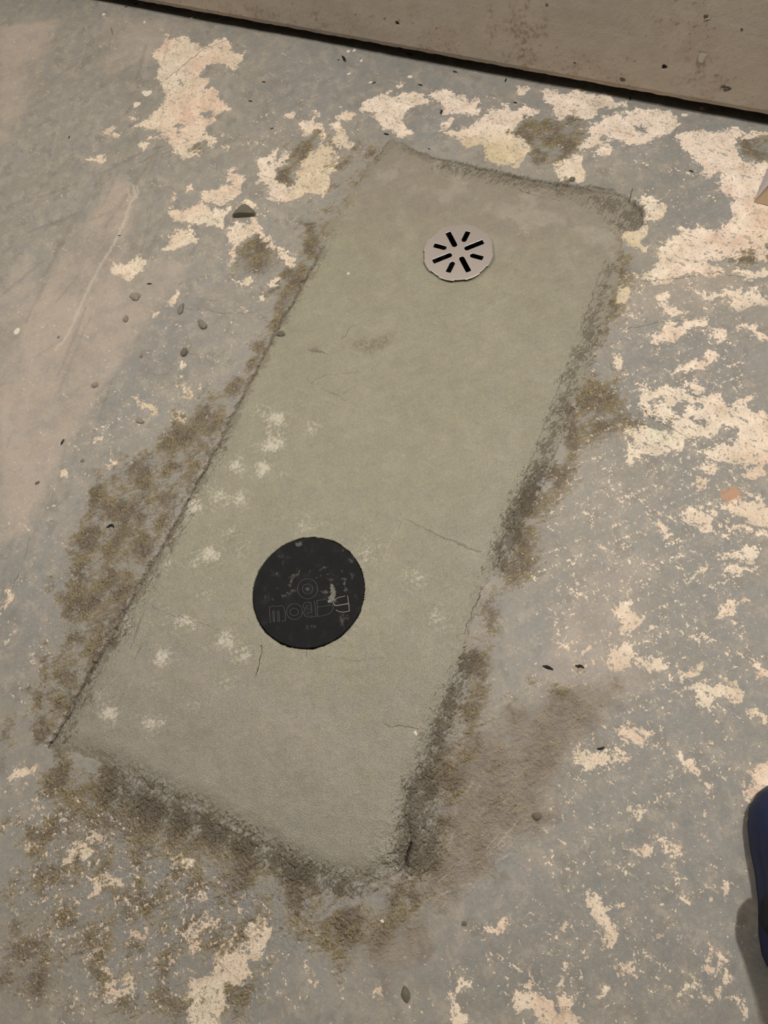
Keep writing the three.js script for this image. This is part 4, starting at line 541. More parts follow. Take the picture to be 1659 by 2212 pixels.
// ---------------------------------------------------------------- black access cover
{
  const t = thing('access_cover', 'large round black plastic cover with raised lettering set in the infill', 'cover', [COVER.x, 0, COVER.z]), R = COVER_R, TOP = -0.0006;
  // smears of dried cement, drawn in the cover's own plane
  const S = 1024, cv = document.createElement('canvas'); cv.width = cv.height = S; const c = cv.getContext('2d');
  c.fillStyle = '#000'; c.fillRect(0, 0, S, S);
  const L = (x, y) => { const p = spot(570 + x / 7.9, 1220 + y / 7.9); return [((p.x - COVER.x) / R * 0.5 + 0.5) * S, ((p.z - COVER.z) / R * 0.5 + 0.5) * S]; };
  const smear = (v, ...l) => { c.fillStyle = 'rgba(255,255,255,' + v + ')'; c.beginPath(); for (let i = 0; i < l.length; i += 2) c.lineTo(...L(l[i], l[i + 1])); c.fill(); };
  smear(0.42, 560, 140, 625, 105, 600, 160, 500, 240, 470, 320, 435, 330, 450, 250, 490, 200); smear(0.3, 385, 250, 470, 190, 560, 130, 580, 140, 500, 190, 420, 235); smear(0.36, 400, 500, 440, 450, 580, 385, 575, 420, 470, 480, 430, 515); smear(0.28, 300, 530, 380, 510, 385, 560, 330, 580); smear(0.4, 435, 400, 425, 330, 480, 320, 460, 370);
  smear(0.4, 945, 100, 990, 60, 1110, 25, 1060, 60, 990, 85, 950, 112); smear(0.75, 1125, 350, 1200, 335, 1230, 500, 1200, 610, 1140, 640, 1110, 600, 1120, 500, 1140, 440); smear(0.95, 1065, 600, 1130, 600, 1160, 635, 1080, 665); smear(0.6, 1190, 590, 1230, 590, 1235, 650, 1200, 650);
  smear(0.45, 970, 470, 1080, 435, 1120, 455, 1100, 480, 1000, 485); smear(0.5, 1335, 230, 1395, 215, 1400, 300, 1385, 360, 1370, 350, 1375, 270, 1340, 260); smear(0.4, 1385, 400, 1415, 400, 1420, 460, 1390, 455); smear(0.22, 1480, 130, 1560, 170, 1500, 280); smear(0.35, 195, 130, 225, 118, 245, 150, 215, 185); smear(0.12, 225, 370, 255, 370, 250, 405, 220, 400); smear(0.35, 1075, 240, 1140, 240, 1180, 260, 1160, 285, 1120, 265);
  smear(0.3, 1280, 860, 1320, 850, 1360, 1000, 1340, 1060); smear(0.28, 1350, 820, 1370, 820, 1372, 1100, 1352, 1100); smear(0.3, 1400, 860, 1445, 870, 1440, 960, 1410, 940); smear(0.25, 1550, 540, 1620, 560, 1580, 610);
  smear(0.5, 540, -360, 640, -400, 660, -340, 560, -310); smear(0.16, 230, -170, 320, -190, 330, -120, 250, -110); smear(0.2, 1230, -320, 1290, -230, 1270, -220); smear(0.35, 1340, -290, 1380, -280, 1350, -210, 1330, -220); smear(0.35, 1455, -120, 1530, -130, 1510, -20, 1460, -60); smear(0.16, 980, -150, 1000, -160, 990, -100); smear(0.35, 0, 540, 40, 560, 20, 580);
  c.fillStyle = 'rgba(255,255,255,0.8)'; for (let i = 0; i < 90; i++) { const [x, y] = L(500 + rnd() * 700, 100 + rnd() * 420), r = 0.6 + rnd() * 2.4 * rnd(); c.beginPath(); c.ellipse(x, y, r * 1.6, r, rnd() * 3, 0, 6.3); c.fill(); }
  for (const [x, y, r] of [[970, 170, 7], [1100, 150, 5], [1180, 190, 4], [1335, 110, 5], [660, 168, 4], [632, 238, 4], [330, -60, 4], [325, -10, 4], [420, -115, 4], [755, 1325, 3], [165, 595, 6], [25, 560, 7], [575, 475, 5], [1190, -4, 3], [900, 215, 7]]) { const [u, v] = L(x, y); c.beginPath(); c.ellipse(u, v, r, r * 0.6, 0.6, 0, 6.3); c.fill(); }
  for (let i = 0; i < 40; i++) { const [x, y] = L(560 + rnd() * 380, -430 + rnd() * 110), r = 0.8 + rnd() * 1.8; c.beginPath(); c.arc(x, y, r, 0, 6.3); c.fillStyle = 'rgba(255,255,255,' + (0.1 + rnd() * 0.35) + ')'; c.fill(); }
  const ink = c.getImageData(0, 0, S, S).data, col = new Uint8Array(S * S * 4), bmp = new Uint8Array(S * S * 4);
  for (let j = 0; j < S; j++) for (let i = 0; i < S; i++) {
    const x = i / S * 2 * R, z = j / S * 2 * R, n1 = nz(NA, x, z, 5000), n3 = nz(NB, x, z, 16000), n4 = nz(NG, x, z, 9000);
    const u = clamp(Math.round(i + 7 * n3 + 2 * n4), 0, S - 1), v = clamp(Math.round(j + 7 * nz(NB, x + 5, z, 16000) + 2 * n4), 0, S - 1), a = ink[(v * S + u) * 4] / 255, o = (j * S + i) * 4;
    px3[0] = 26; px3[1] = 26; px3[2] = 25;
    mul(1 + 0.05 * n1 + 0.03 * n4); mix(62, 61, 57, ss(1.0, 2.6, n1 + 0.4 * n3) * 0.3);
    mix(158, 153, 140, Math.pow(a, 0.75) * ss(-2.0, 0.6, n3 + 0.5 * n4 + a) * 0.9);
    col[o] = px3[0]; col[o + 1] = px3[1]; col[o + 2] = px3[2]; col[o + 3] = 255; bmp[o] = bmp[o + 1] = bmp[o + 2] = clamp(120 + 12 * n4 + 60 * a, 0, 255); bmp[o + 3] = 255;
  }
  const tx = (d, s) => { const q = new THREE.DataTexture(d, S, S); q.magFilter = THREE.LinearFilter; if (s) q.colorSpace = THREE.SRGBColorSpace; q.needsUpdate = true; return q; };
  const black = new THREE.MeshPhysicalMaterial({ map: tx(col, true), bumpMap: tx(bmp, false), bumpScale: 0.0003, roughness: 0.6, specularIntensity: 0.25 }), ridge = std(0x4b4b47, 0.5), caked = std(0x97938a, 0.8), edgeMat = std(0x171816, 0.7);
  const body = new THREE.LatheGeometry([[0, -0.024], [R - 0.003, -0.024], [R - 0.001, -0.02], [R, -0.012], [R, TOP - 0.0014], [R - 0.0006, TOP - 0.0004], [R - 0.0018, TOP], [R * 0.55, TOP + 0.0002], [R * 0.2, TOP], [0, TOP]].map((p) => new THREE.Vector2(...p)), 96);
  const bp = body.attributes.position, bu = body.attributes.uv; for (let i = 0; i < bp.count; i++) bu.setXY(i, bp.getX(i) / R * 0.5 + 0.5, bp.getZ(i) / R * 0.5 + 0.5);
  part('cover_plate', body, black, t);
  const K = (x, y) => { const p = spot(570 + x / 7.9, 1220 + y / 7.9); return new THREE.Vector3(p.x - COVER.x, TOP + 0.0002, p.z - COVER.z); };
  const line = (r, closed, l) => {                                           // a raised bead: one short rounded rod per segment
    const pts = [], rods = []; for (let i = 0; i < l.length; i += 2) pts.push(K(l[i], l[i + 1])); if (closed) pts.push(pts[0]);
    for (let i = 0; i + 1 < pts.length; i++) { const d = pts[i + 1].clone().sub(pts[i]), len = d.length(), c = new THREE.CapsuleGeometry(r, len, 2, 6); c.rotateZ(-Math.PI / 2); c.rotateY(-Math.atan2(d.z, d.x)); c.translate((pts[i].x + pts[i + 1].x) / 2, pts[i].y, (pts[i].z + pts[i + 1].z) / 2); rods.push(c); }
    return mergeGeometries(rods);
  };
  const ell = (x, y, a, b, n = 20) => { const l = []; for (let i = 0; i < n; i++) l.push(x + a * Math.cos(i / n * 6.2832), y + b * Math.sin(i / n * 6.2832)); return l; };
  const glyph = (name, m, list, r = 0.0006) => part(name, mergeGeometries(list.map(([closed, ...l]) => line(r, closed, l))), m, t);
  glyph('raised_letter', caked, [[false, 1385, 532, 1330, 545, 1265, 560, 1215, 595, 1192, 640], [false, 1430, 530, 1445, 665, 1460, 788, 1370, 808, 1290, 803, 1230, 772]], 0.0007).userData.label = 'letter caked with pale cement';
  glyph('raised_letter', caked, [[false, 1182, 655, 1205, 690, 1240, 697, 1340, 680, 1442, 664]], 0.001).userData.label = 'letter bar caked with pale cement';
  glyph('raised_letter', ridge, [[false, 912, 722, 1040, 706, 1110, 692, 1150, 690, 1178, 705, 1188, 735, 1172, 765, 1150, 800, 1130, 825, 1100, 843, 1050, 858, 1000, 868, 915, 882], [false, 905, 605, 912, 722, 916, 882], [false, 905, 612, 1060, 590]]);
  glyph('raised_letter', ridge, [[false, 862, 618, 876, 740, 890, 885, 770, 897, 705, 880, 678, 830, 688, 782, 715, 760, 680, 740, 668, 700, 690, 650, 770, 632, 778, 668], [false, 800, 640, 818, 812, 742, 820], [false, 765, 690, 720, 705, 712, 730, 750, 745]]);
  glyph('raised_letter', ridge, [[true, ...ell(522, 800, 136, 136)], [true, ...ell(516, 805, 74, 62)]]);
  glyph('raised_letter', ridge, [[false, 98, 985, 112, 985, 92, 720, 180, 700], [false, 150, 790, 166, 975, 185, 972, 172, 770], [false, 255, 775, 268, 965, 240, 968, 232, 790], [false, 200, 712, 300, 698, 345, 730, 360, 800, 370, 955, 312, 962]]);
  glyph('raised_ring', ridge, [[true, ...ell(745, 410, 172, 172, 28)]], 0.0006); glyph('raised_ring', ridge, [[true, ...ell(745, 412, 88, 84, 24)]], 0.0006); glyph('raised_ring', ridge, [[true, ...ell(742, 412, 36, 32, 16)]], 0.0006);
  part('centre_dimple', new THREE.SphereGeometry(0.0028, 16, 8).scale(1, 0.35, 1).translate(K(742, 414).x, TOP, K(742, 414).z), ridge, t);
  glyph('raised_numeral', ridge, [[false, 775, 1088, 732, 1092, 728, 1040, 768, 1035], [false, 730, 1066, 760, 1062]], 0.00045); glyph('raised_numeral', ridge, [[false, 790, 1040, 838, 1034], [false, 815, 1037, 818, 1085]], 0.00045); glyph('raised_numeral', ridge, [[true, ...ell(862, 1055, 18, 20, 12)], [false, 880, 1030, 884, 1082]], 0.00045);
  // ragged rubber burrs round the rim
  const burr = [];
  for (let i = 0; i < 44; i++) {
    const u = rnd(), a = u < 0.5 ? -0.75 + rnd() * 1.0 : u < 0.95 ? 0.6 + rnd() * 1.6 : rnd() * 6.28, l = 0.0016 + 0.005 * rnd() * rnd() + (u < 0.45 ? 0.002 * rnd() : 0), g = new THREE.ConeGeometry(0.0005 + rnd() * 0.0008, l, 5, 1);
    g.rotateZ(-Math.PI / 2 + (rnd() - 0.5) * 0.9); g.rotateX((rnd() - 0.5)); g.translate(R + l * 0.3, TOP - 0.0018 + rnd() * 0.0014, 0); g.rotateY(-a + (rnd() - 0.5) * 0.02); burr.push(g);
  }
  const b = part('rubber_burrs', mergeGeometries(burr), edgeMat, t); b.userData.kind = 'stuff';
  const well = new THREE.CylinderGeometry(R + 0.008, R + 0.008, 0.1, 48, 1, true); well.translate(0, -0.062, 0);
  part('riser_pipe', well, std(0x1d1c1a, 0.9, { side: THREE.DoubleSide }), t);
}

// ---------------------------------------------------------------- floor drain
{
  const t = thing('floor_drain', 'round stainless steel drain strainer with eight radial slots', 'drain', [DRAIN.x, 0, DRAIN.z]), pts = [], D = DRAIN_R;
  const A0 = -18 * Math.PI / 180, N = 8;
  for (let i = 0; i < N; i++) {                                               // eight rim tabs, 45 degrees apart
    const c = A0 + i / N * 6.2832 + 0.28, h = 0.22;
    for (let k = 0; k <= 6; k++) { const a = c - h + 2 * h * k / 6; pts.push([a, D]); }
    for (let k = 0; k <= 6; k++) { const a = c + h + 0.03 + (0.7854 - 2 * h - 0.06) * k / 6; pts.push([a, D - 0.0026]); }
  }
  const s = new THREE.Shape(pts.map(([a, r]) => new THREE.Vector2(r * Math.cos(a), r * Math.sin(a))));
  for (let i = 0; i < 8; i++) {
    const a = -Math.PI / 4 * i, long = i % 2 === 1, r0 = long ? 0.0165 : 0.031, r1 = long ? 0.0655 : 0.0635, w = long ? 0.0066 : 0.0062, h = [];
    const pt = (r, v) => new THREE.Vector2(r * Math.cos(a) - v * Math.sin(a), r * Math.sin(a) + v * Math.cos(a));
    for (let k = 0; k <= 10; k++) { const b = Math.PI / 2 + Math.PI * k / 10; h.push(pt(r0 + w + w * Math.cos(b) , w * Math.sin(b))); }
    h.push(pt(r1 - 0.001, -w), pt(r1, -w + 0.001), pt(r1, w - 0.001), pt(r1 - 0.001, w));
    s.holes.push(new THREE.Path(h));
  }
  const g = new THREE.ExtrudeGeometry(s, { depth: 0.0022, bevelEnabled: true, bevelThickness: 0.0005, bevelSize: 0.0005, bevelOffset: -0.0005, bevelSegments: 2, curveSegments: 4 });
  g.rotateX(Math.PI / 2); g.translate(0, 0.0052, 0);                            // shape y becomes +z
  const steel = new THREE.MeshStandardMaterial({ color: 0xd8d0ca, metalness: 1, roughness: 0.45 });
  part('strainer_plate', g, steel, t);
  const collar = new THREE.LatheGeometry([[0.066, -0.03], [0.07, -0.03], [0.0745, 0.0012], [0.0755, 0.0018], [0.067, 0.0018], [0.066, -0.03]].map((p) => new THREE.Vector2(...p)), 64);
  part('drain_collar', collar, std(0x15191c, 0.5), t);
  const pipe = new THREE.CylinderGeometry(0.066, 0.062, 0.2, 48, 1, true); pipe.translate(0, -0.12, 0); const bottom = new THREE.CircleGeometry(0.07, 32); bottom.rotateX(-Math.PI / 2); bottom.translate(0, -0.22, 0);
  part('drain_pipe', mergeGeometries([pipe, bottom]), std(0x0b0d0e, 0.8, { side: THREE.DoubleSide }), t);
}

// ---------------------------------------------------------------- stones, crumbs and flakes lying about
function stoneShape(kind) {
  const g = mergeVertices(new THREE.IcosahedronGeometry(1, kind === 2 ? 1 : 2).deleteAttribute('normal').deleteAttribute('uv')), p = g.attributes.position, o = rnd() * 50;
  for (let i = 0; i < p.count; i++) { const v = new THREE.Vector3().fromBufferAttribute(p, i), k = 1 + 0.13 * nz(NA, v.x * 0.1 + o, v.z * 0.1 + v.y * 0.07, 900) + 0.05 * nz(NB, v.x * 0.1, v.y * 0.1 + o, 2600); v.multiplyScalar(clamp(k, 0.7, 1.3)); v.y = Math.max(v.y, -0.45); p.setXYZ(i, v.x, v.y, v.z); }
  const c = toCreasedNormals(g, 0.6); c.computeBoundingBox(); c.translate(0, -c.boundingBox.min.y, 0); return c;
}
const stoneMats = [[0x80776a, 0], [0x8d8578, 1], [0x6a6355, 2]].map(([c]) => std(c, 0.9));
const lift = (p) => (at(rim, p.x, p.z) > 0.004 ? infillHeight(p.x, p.z) : floorHeight(p.x, p.z));
for (const [x, y, w, d, turn, m, label] of [
  [531, 456, 40, 32, 0, 2, 'largest dark wedge-shaped stone on a peeled patch of paint'], [293, 638, 19, 14, -0.5, 1, 'grey stone chip beside the long pale scratch'], [273, 686, 11, 11, 0.3, 1, 'small rounded stone below the grey chip by the scratch'], [391, 663, 11, 20, -0.2, 0, 'long upright stone at the left end of a hairline crack'], [437, 696, 15, 19, 0.5, 0, 'blocky grey stone near white paint chips'], [398, 757, 15, 15, 0.2, 2, 'round dark stone in the blue-grey paint left of the infill'],
  [606, 717, 18, 11, 0, 2, 'dark stone lodged on the left edge joint of the infill'], [438, 1024, 12, 9, 0.4, 0, 'small brown stone in the lower left joint of the infill'], [538, 828, 9, 6, 0.3, 0, 'tiny stone on the left joint halfway up the infill'], [206, 829, 12, 10, -0.3, 1, 'small grey stone on the warm dusty paint streak'], [303, 907, 20, 9, -0.2, 1, 'flat grey stone by chipped paint left of the soil band'],
  [1158, 1759, 15, 12, 0.4, 2, 'round dark stone on the smeared slurry right of the infill'], [876, 2141, 16, 20, 0.2, 2, 'dark oval stone near the bottom edge of the photograph'], [1003, 1993, 9, 7, 0, 2, 'very small dark stone below the lower right corner of the infill'], [1236, 385, 11, 9, 0, 2, 'small dark stone on the top edge of the infill'], [126, 727, 6, 4, 0, 0, 'tiny crumb of stone on the beige streak at left'], [306, 768, 6, 6, 0, 0, 'tiny stone above the blue-grey paint edge'], [81, 1041, 10, 5, 0.3, 2, 'thin dark stone splinter on the dusty streak at far left'], [497, 916, 10, 6, 0.2, 0, 'small brown stone beside the soil band at the left joint'], [178, 993, 8, 6, 0.6, 0, 'brown crumb below the chipped blue-grey paint']]) {
  const p = spot(x, y + d * 0.3), k = Math.hypot(p.x, p.z, EYE) / FOC, sh = stoneShape(m), o = new THREE.Mesh(sh, stoneMats[m]);
  if (w === 40) { const q = sh.attributes.position; for (let i = 0; i < q.count; i++) { const zz = q.getZ(i), xx = q.getX(i); q.setZ(i, Math.min(zz, 0.25)); q.setX(i, xx * clamp(1.12 + 0.5 * zz, 0.45, 1.2)); } }
  sh.scale(w * k * 0.5, Math.min(w, d) * k * 0.34, d * k * 0.62); sh.computeVertexNormals();
  o.name = numbered('stone'); o.position.set(p.x, lift(p) - 0.0004, p.z); o.rotation.y = YAW + ROLL + turn; scene.add(o); tag(o, label, 'stone');
}
function shred(kind) {                                                          // a twisted crumb of rubber: a bent tapering tube
  const n = kind ? 5 : 3, pts = []; for (let i = 0; i < n; i++) pts.push(new THREE.Vector3(-1 + 2 * i / (n - 1), 0.25 + 0.25 * rnd(), (rnd() - 0.5) * (kind ? 1.0 : 0.4)));
  const curve = new THREE.CatmullRomCurve3(pts), g = new THREE.TubeGeometry(curve, 12, 0.36, 7), p = g.attributes.position;
  for (let i = 0; i <= 12; i++) { const c = curve.getPointAt(i / 12), k = 0.35 + 0.75 * Math.sin(Math.PI * clamp(i / 12, 0.03, 0.97)) * (0.7 + 0.5 * rnd()); for (let j = 0; j <= 7; j++) { const q = i * 8 + j; p.setXYZ(q, c.x + (p.getX(q) - c.x) * k, Math.max(0, c.y + (p.getY(q) - c.y) * k), c.z + (p.getZ(q) - c.z) * k); } }
  g.computeVertexNormals(); return g;
}
const rubber = std(0x101114, 0.7);
for (const [x, y, len, turn, kind, label] of [
  [135, 955, 13, 1.2, 0, 'black rubber crumb on the dusty streak left of the yellowed soil'], [238, 1138, 16, 0.1, 1, 'ragged black rubber crumb on the brown soil at left'], [323, 613, 10, 0, 0, 'flat black crumb just above the grey stone chip'], [149, 296, 6, 1.4, 0, 'small black crumb on the plain paint at upper left'], [541, 219, 8, -0.4, 0, 'black crumb right of the big peeled patch at upper left'], [587, 278, 7, 0.3, 0, 'black crumb above the brown stained hollow'], [570, 178, 8, -0.3, 0, 'black crumb between the big peeled patch and the white chips'], [743, 128, 16, 1.8, 1, 'curled black shred upright under the wall board'], [731, 130, 5, 0, 0, 'black speck left of the curled shred under the board'],
  [1252, 1441, 17, -0.5, 1, 'folded black rubber shred on the floor right of the infill'], [1298, 1616, 15, 0.25, 0, 'short dark blue-black crumb among peeled chips at right'], [1184, 1441, 22, -0.35, 0, 'thin flat grey splinter left of the folded black shred'], [835, 290, 11, -0.4, 0, 'black crumb by the top left corner of the infill'], [953, 242, 11, 1.6, 1, 'black shred on the whitish patch above the infill'], [1093, 173, 9, 1.2, 1, 'black shred close under the wall board, middle'], [983, 155, 9, -0.6, 1, 'small black shred left of the middle shred under the board'], [1113, 222, 8, -0.5, 0, 'black crumb above the brown stained crater'], [908, 184, 9, -0.5, 0, 'black crumb left of the white flake under the board'], [808, 179, 8, 0.2, 0, 'black crumb touching a white sliver'], [258, 509, 6, 0.1, 0, 'black crumb beside the top of the pale scratch'], [293, 10, 8, 0.2, 0, 'black crumb at the left end of the board'], [273, 15, 6, 0.2, 0, 'smaller black crumb near the left end of the board'], [1360, 214, 9, 1.4, 0, 'black crumb in the shadow of the board at right'], [885, 118, 12, -0.4, 0, 'black crumb under the board edge, upper middle'], [1493, 370, 9, -0.6, 0, 'black curl on the large bare blue-grey area at right'], [927, 322, 6, -0.7, 0, 'reddish black crumb above the top edge of the infill']]) {
  const p = spot(x, y), k = Math.hypot(p.x, p.z, EYE) / FOC, g = shred(kind); g.scale(len * k * 0.5, len * k * 0.26, len * k * 0.4);
  const o = new THREE.Mesh(g, rubber); o.name = numbered('rubber_crumb'); o.position.set(p.x, lift(p), p.z); o.rotation.y = YAW + ROLL + turn; scene.add(o); tag(o, label, 'crumb');
}
const flakeMat = std(0xded0bd, 0.9);
for (const [x, y, w, d, label] of [
  [753, 112, 9, 7, 'white paint flake left of the pair under the board'], [765, 110, 7, 6, 'white paint flake right of the pair under the board'], [781, 131, 6, 6, 'white sliver below the pair of flakes'], [754, 160, 8, 4, 'pale flake on the blue-grey paint near the board'], [801, 178, 8, 4, 'white sliver touching a black crumb'], [886, 166, 11, 6, 'white forked flake under the board, upper middle'], [316, 203, 20, 15, 'crumpled white paint flake left of the big peeled patch'], [297, 227, 13, 13, 'smaller crumpled white flake below the first'], [312, 48, 6, 6, 'round white flake near the left end of the board'], [225, 32, 7, 6, 'white flake at the top left of the photograph'], [414, 37, 9, 7, 'white flake just below the board at left'], [392, 788, 8, 16, 'upright white flake in the blue-grey paint'], [752, 590, 6, 5, 'white flake on the infill left of the drain'], [898, 1585, 8, 8, 'white pebble-like flake on the lower right of the infill'], [825, 1990, 9, 7, 'white flake on the slurry below the infill'], [1517, 234, 7, 6, 'round white flake in the shadow of the board at right'], [1480, 248, 12, 9, 'torn white flake below the board at right'], [37, 715, 12, 12, 'pale curled flake at the far left']]) {
  const p = spot(x, y), k = Math.hypot(p.x, p.z, EYE) / FOC, n = 9, pos = [0, 1.4, 0], id = [];
  for (let i = 0; i < n; i++) { const a = i / n * 6.2832, r = 0.5 + 0.75 * rnd(); pos.push(r * Math.cos(a), 0.5 + 0.5 * rnd(), r * Math.sin(a)); }
  for (let i = 0; i < n; i++) pos.push(pos[3 + i * 3] * 0.9, 0, pos[5 + i * 3] * 0.9);
  for (let i = 0; i < n; i++) { const a = 1 + i, b = 1 + (i + 1) % n; id.push(0, b, a, a, b, b + n, a, b + n, a + n); }
  const g = new THREE.BufferGeometry(); g.setAttribute('position', new THREE.Float32BufferAttribute(pos, 3)); g.setIndex(id); g.scale(w * k * 0.5, 0.0011, d * k * 0.62); g.computeVertexNormals();
  const o = new THREE.Mesh(g, flakeMat); o.name = numbered('paint_flake'); o.position.set(p.x, lift(p), p.z); o.rotation.y = YAW + ROLL; scene.add(o); tag(o, label, 'flake');
}

// ---------------------------------------------------------------- curled cardboard scrap at the right edge
{
  const a = spot(1628, 438), b = spot(1659, 362), c = spot(1690, 455), t = thing('cardboard_scrap', 'curled brown cardboard scrap with a pale folded flap at the right edge', 'cardboard', [a.x, 0.0012, a.z]);
  const sheetOf = (p0, p1, p2, lift0, th) => {                                 // a triangle-ish sheet, bowed, with thickness
    const n = 14, pos = [], id = [];
    for (const s of [1, 0]) for (let i = 0; i <= n; i++) for (let j = 0; j <= n; j++) { const u = i / n, v = j / n, x = p0.x + (p1.x - p0.x) * u * (1 - v) + (p2.x - p0.x) * u * v, z = p0.z + (p1.z - p0.z) * u * (1 - v) + (p2.z - p0.z) * u * v; pos.push(x - a.x, lift0(u, v) + s * th, z - a.z); }
    const m = n + 1, q = m * m; for (let i = 0; i < n; i++) for (let j = 0; j < n; j++) { const k = i * m + j; id.push(k, k + 1, k + m, k + 1, k + m + 1, k + m, q + k, q + k + m, q + k + 1, q + k + 1, q + k + m, q + k + m + 1); }
    for (let i = 0; i < n; i++) for (const [k, l] of [[i, i + 1], [i * m, (i + 1) * m], [i * m + n, (i + 1) * m + n], [n * m + i, n * m + i + 1]]) id.push(k, q + k, l, l, q + k, q + l);
    const g = new THREE.BufferGeometry(); g.setAttribute('position', new THREE.Float32BufferAttribute(pos, 3)); g.setIndex(id); g.computeVertexNormals(); return g;
  };
  part('cardboard_sheet', sheetOf(a, b, c, (u, v) => 0.004 * u * v, 0.0012), std(0x9f8668, 0.85, { side: THREE.DoubleSide }), t);
  const f = part('folded_flap', sheetOf(a, b, spot(1690, 372), (u, v) => 0.003 + 0.016 * u * Math.sin(v * 2.2), 0.0008), std(0xa79c98, 0.8, { side: THREE.DoubleSide }), t); f.userData.label = 'pale grey inner side, folded over';
}

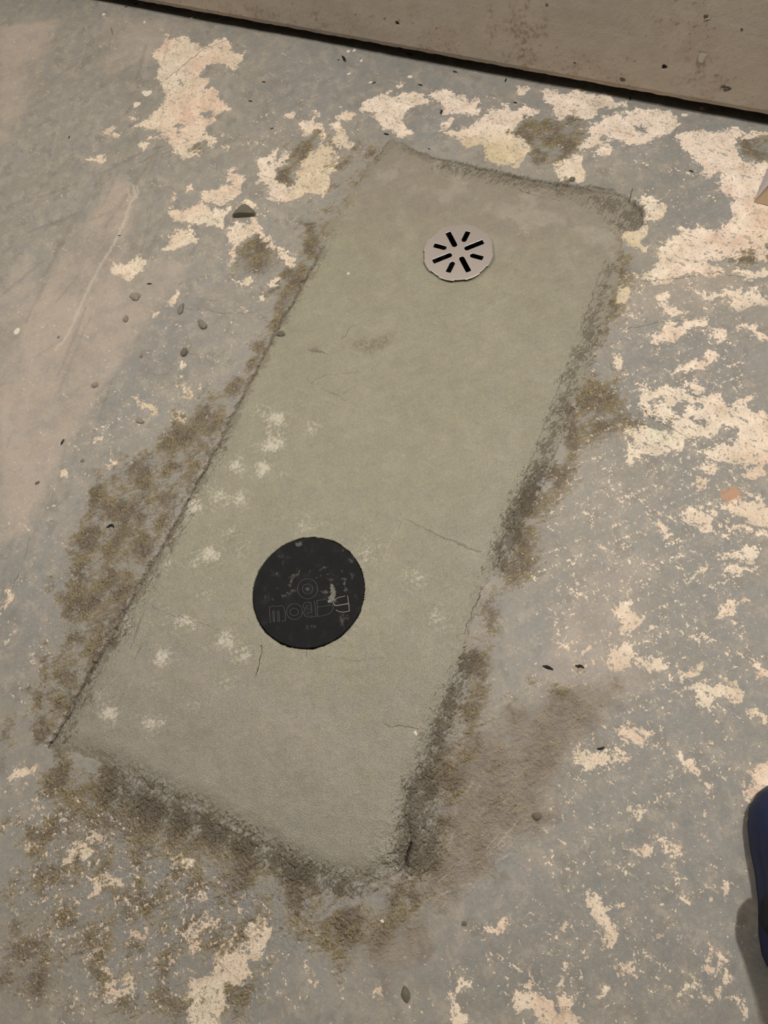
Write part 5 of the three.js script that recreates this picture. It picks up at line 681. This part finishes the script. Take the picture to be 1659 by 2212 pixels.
// ---------------------------------------------------------------- navy clog and the leg standing in it
{
  const HEEL = new THREE.Vector3(0.538, 0.0006, 0.088), turn = Math.atan2(0.25, 0.97), leg = thing('person', 'person standing at the right edge, only a navy foam clog and dark trouser hem showing', 'person', [HEEL.x - 0.033, 0, HEEL.z - 0.092]), t = new THREE.Group(), LEN = 0.30;
  t.name = 'clog'; t.position.copy(HEEL).sub(leg.position); t.rotation.y = turn; leg.add(t); t.userData.label = 'navy blue foam clog with a dark opening';
  const prof = [[0, 0], [0.015, 0.014], [0.05, 0.026], [0.1, 0.034], [0.2, 0.039], [0.35, 0.0395], [0.5, 0.045], [0.62, 0.053], [0.74, 0.0575], [0.84, 0.0545], [0.92, 0.042], [0.97, 0.026], [0.993, 0.012], [1, 0]];
  const half = (q) => { for (let i = 1; i < prof.length; i++) if (q <= prof[i][0]) { const [a, b] = [prof[i - 1], prof[i]], u = (q - a[0]) / (b[0] - a[0]); return a[1] + (b[1] - a[1]) * (i === 1 || i === prof.length - 1 ? Math.sqrt(i === 1 ? u : u) : u); } return 0; };
  const ringOf = (k, y, inset) => { const r = [], n = 90; for (let i = 0; i < n; i++) { const a = i / n * 2, side = a < 1 ? -1 : 1, q = a < 1 ? 0.5 - 0.5 * Math.cos(Math.PI * a) : 0.5 + 0.5 * Math.cos(Math.PI * (a - 1)); const w = Math.max(0, half(q) * k - inset * 0.5), l = inset + q * (LEN - 2 * inset); r.push([side * w, y, -l]); } return r; };
  const loft = (rings, cap0, cap1) => { const n = rings[0].length, pos = [], id = []; rings.forEach((r) => r.forEach((p) => pos.push(...p))); for (let k = 0; k + 1 < rings.length; k++) for (let i = 0; i < n; i++) { const a = k * n + i, b = k * n + (i + 1) % n; id.push(a, a + n, b, b, a + n, b + n); } const capf = (k, flip) => { const c = pos.length / 3; pos.push(0, rings[k][0][1], -LEN / 2); for (let i = 0; i < n; i++) { const a = k * n + i, b = k * n + (i + 1) % n; flip ? id.push(c, a, b) : id.push(c, b, a); } }; if (cap0) capf(0, false); if (cap1) capf(rings.length - 1, true); const g = new THREE.BufferGeometry(); g.setAttribute('position', new THREE.Float32BufferAttribute(pos, 3)); g.setIndex(id); g.computeVertexNormals(); return toCreasedNormals(g, 0.7); };
  const foam = new THREE.MeshStandardMaterial({ color: 0x0f1f45, roughness: 0.62 }), tread = std(0x0e1a36, 0.85), dark = std(0x0a0b0e, 0.95);
  part('sole', loft([ringOf(0.9, 0, 0.005), ringOf(0.97, 0.004, 0.0015), ringOf(0.99, 0.012, 0)], true, true), tread, t);
  part('side_wall', loft([ringOf(0.985, 0.012, 0), ringOf(1.0, 0.022, 0), ringOf(1.0, 0.034, 0), ringOf(0.975, 0.046, 0.002), ringOf(0.94, 0.053, 0.004), ringOf(0.88, 0.055, 0.008), ringOf(0.83, 0.052, 0.011), ringOf(0.82, 0.03, 0.012)], false, true), foam, t);
  // the closed toe: a dome from the instep to the toe
  const pos = [], id = [], NT = 36, NSg = 28;
  for (let i = 0; i <= NT; i++) for (let j = 0; j <= NSg; j++) {
    const v = j / NSg * Math.PI, fr = Math.pow(Math.abs(Math.cos(v)), 1), back = 0.50 - 0.17 * fr * fr, q = back + (0.985 - back) * i / NT, h = (0.04 + 0.042 * ss(1.0, 0.5, q)) * Math.pow(ss(1.0, 0.86, q), 0.5), w = half(q) * 0.93;
    pos.push(-w * Math.cos(v), 0.043 + (h - 0.008) * Math.pow(Math.sin(v), 0.75), -q * LEN);
  }
  for (let i = 0; i < NT; i++) for (let j = 0; j < NSg; j++) { const a = i * (NSg + 1) + j, b = a + NSg + 1; id.push(a, a + 1, b, a + 1, b + 1, b); }
  const dome = new THREE.BufferGeometry(); dome.setAttribute('position', new THREE.Float32BufferAttribute(pos, 3)); dome.setIndex(id); dome.computeVertexNormals();
  part('toe_upper', dome, new THREE.MeshStandardMaterial({ color: 0x0f1f45, roughness: 0.62, side: THREE.DoubleSide }), t);
  // leg
  const rings = [], N = 56; for (const [y, rx, rz, ox, oz] of [[0.05, 0.03, 0.05, 0.0, -0.01], [0.07, 0.034, 0.044, -0.004, 0], [0.076, 0.04, 0.042, -0.009, 0.001], [0.084, 0.042, 0.044, -0.011, 0.001], [0.10, 0.044, 0.048, -0.006, 0.002], [0.18, 0.05, 0.056, 0.026, 0.004], [0.30, 0.056, 0.064, 0.066, 0.006], [0.42, 0.064, 0.07, 0.098, -0.004], [0.50, 0.068, 0.074, 0.112, -0.012], [0.58, 0.076, 0.08, 0.12, 0.0], [0.80, 0.092, 0.096, 0.13, 0.035], [0.90, 0.098, 0.1, 0.14, 0.05]]) { const r = []; for (let i = 0; i < N; i++) { const a = -i / N * 6.2832, k = 1 + 0.03 * Math.sin(5 * a + y * 20) + 0.02 * Math.sin(9 * a - y * 33); r.push([ox + rx * k * Math.cos(a), y, oz + rz * k * Math.sin(a)]); } rings.push(r); }
  const lp = [], li = []; rings.forEach((r) => r.forEach((p) => lp.push(...p))); for (let k = 0; k + 1 < rings.length; k++) for (let i = 0; i < N; i++) { const a = k * N + i, b = k * N + (i + 1) % N; li.push(a, a + N, b, b, a + N, b + N); }
  const lt = lp.length / 3; lp.push(0.14, 0.92, 0.05, 0, 0.05, -0.01); for (let i = 0; i < N; i++) { const a = (rings.length - 1) * N + i, b = (rings.length - 1) * N + (i + 1) % N; li.push(lt, b, a, lt + 1, i, (i + 1) % N); }
  const lg = new THREE.BufferGeometry(); lg.setAttribute('position', new THREE.Float32BufferAttribute(lp, 3)); lg.setIndex(li); lg.computeVertexNormals();
  part('trouser_leg', lg, std(0x0d0f16, 0.95, { side: THREE.DoubleSide }), leg);
}

scene.traverse((o) => { if (o.isMesh) { o.castShadow = true; o.receiveShadow = true; } });
renderer.render(scene, camera);
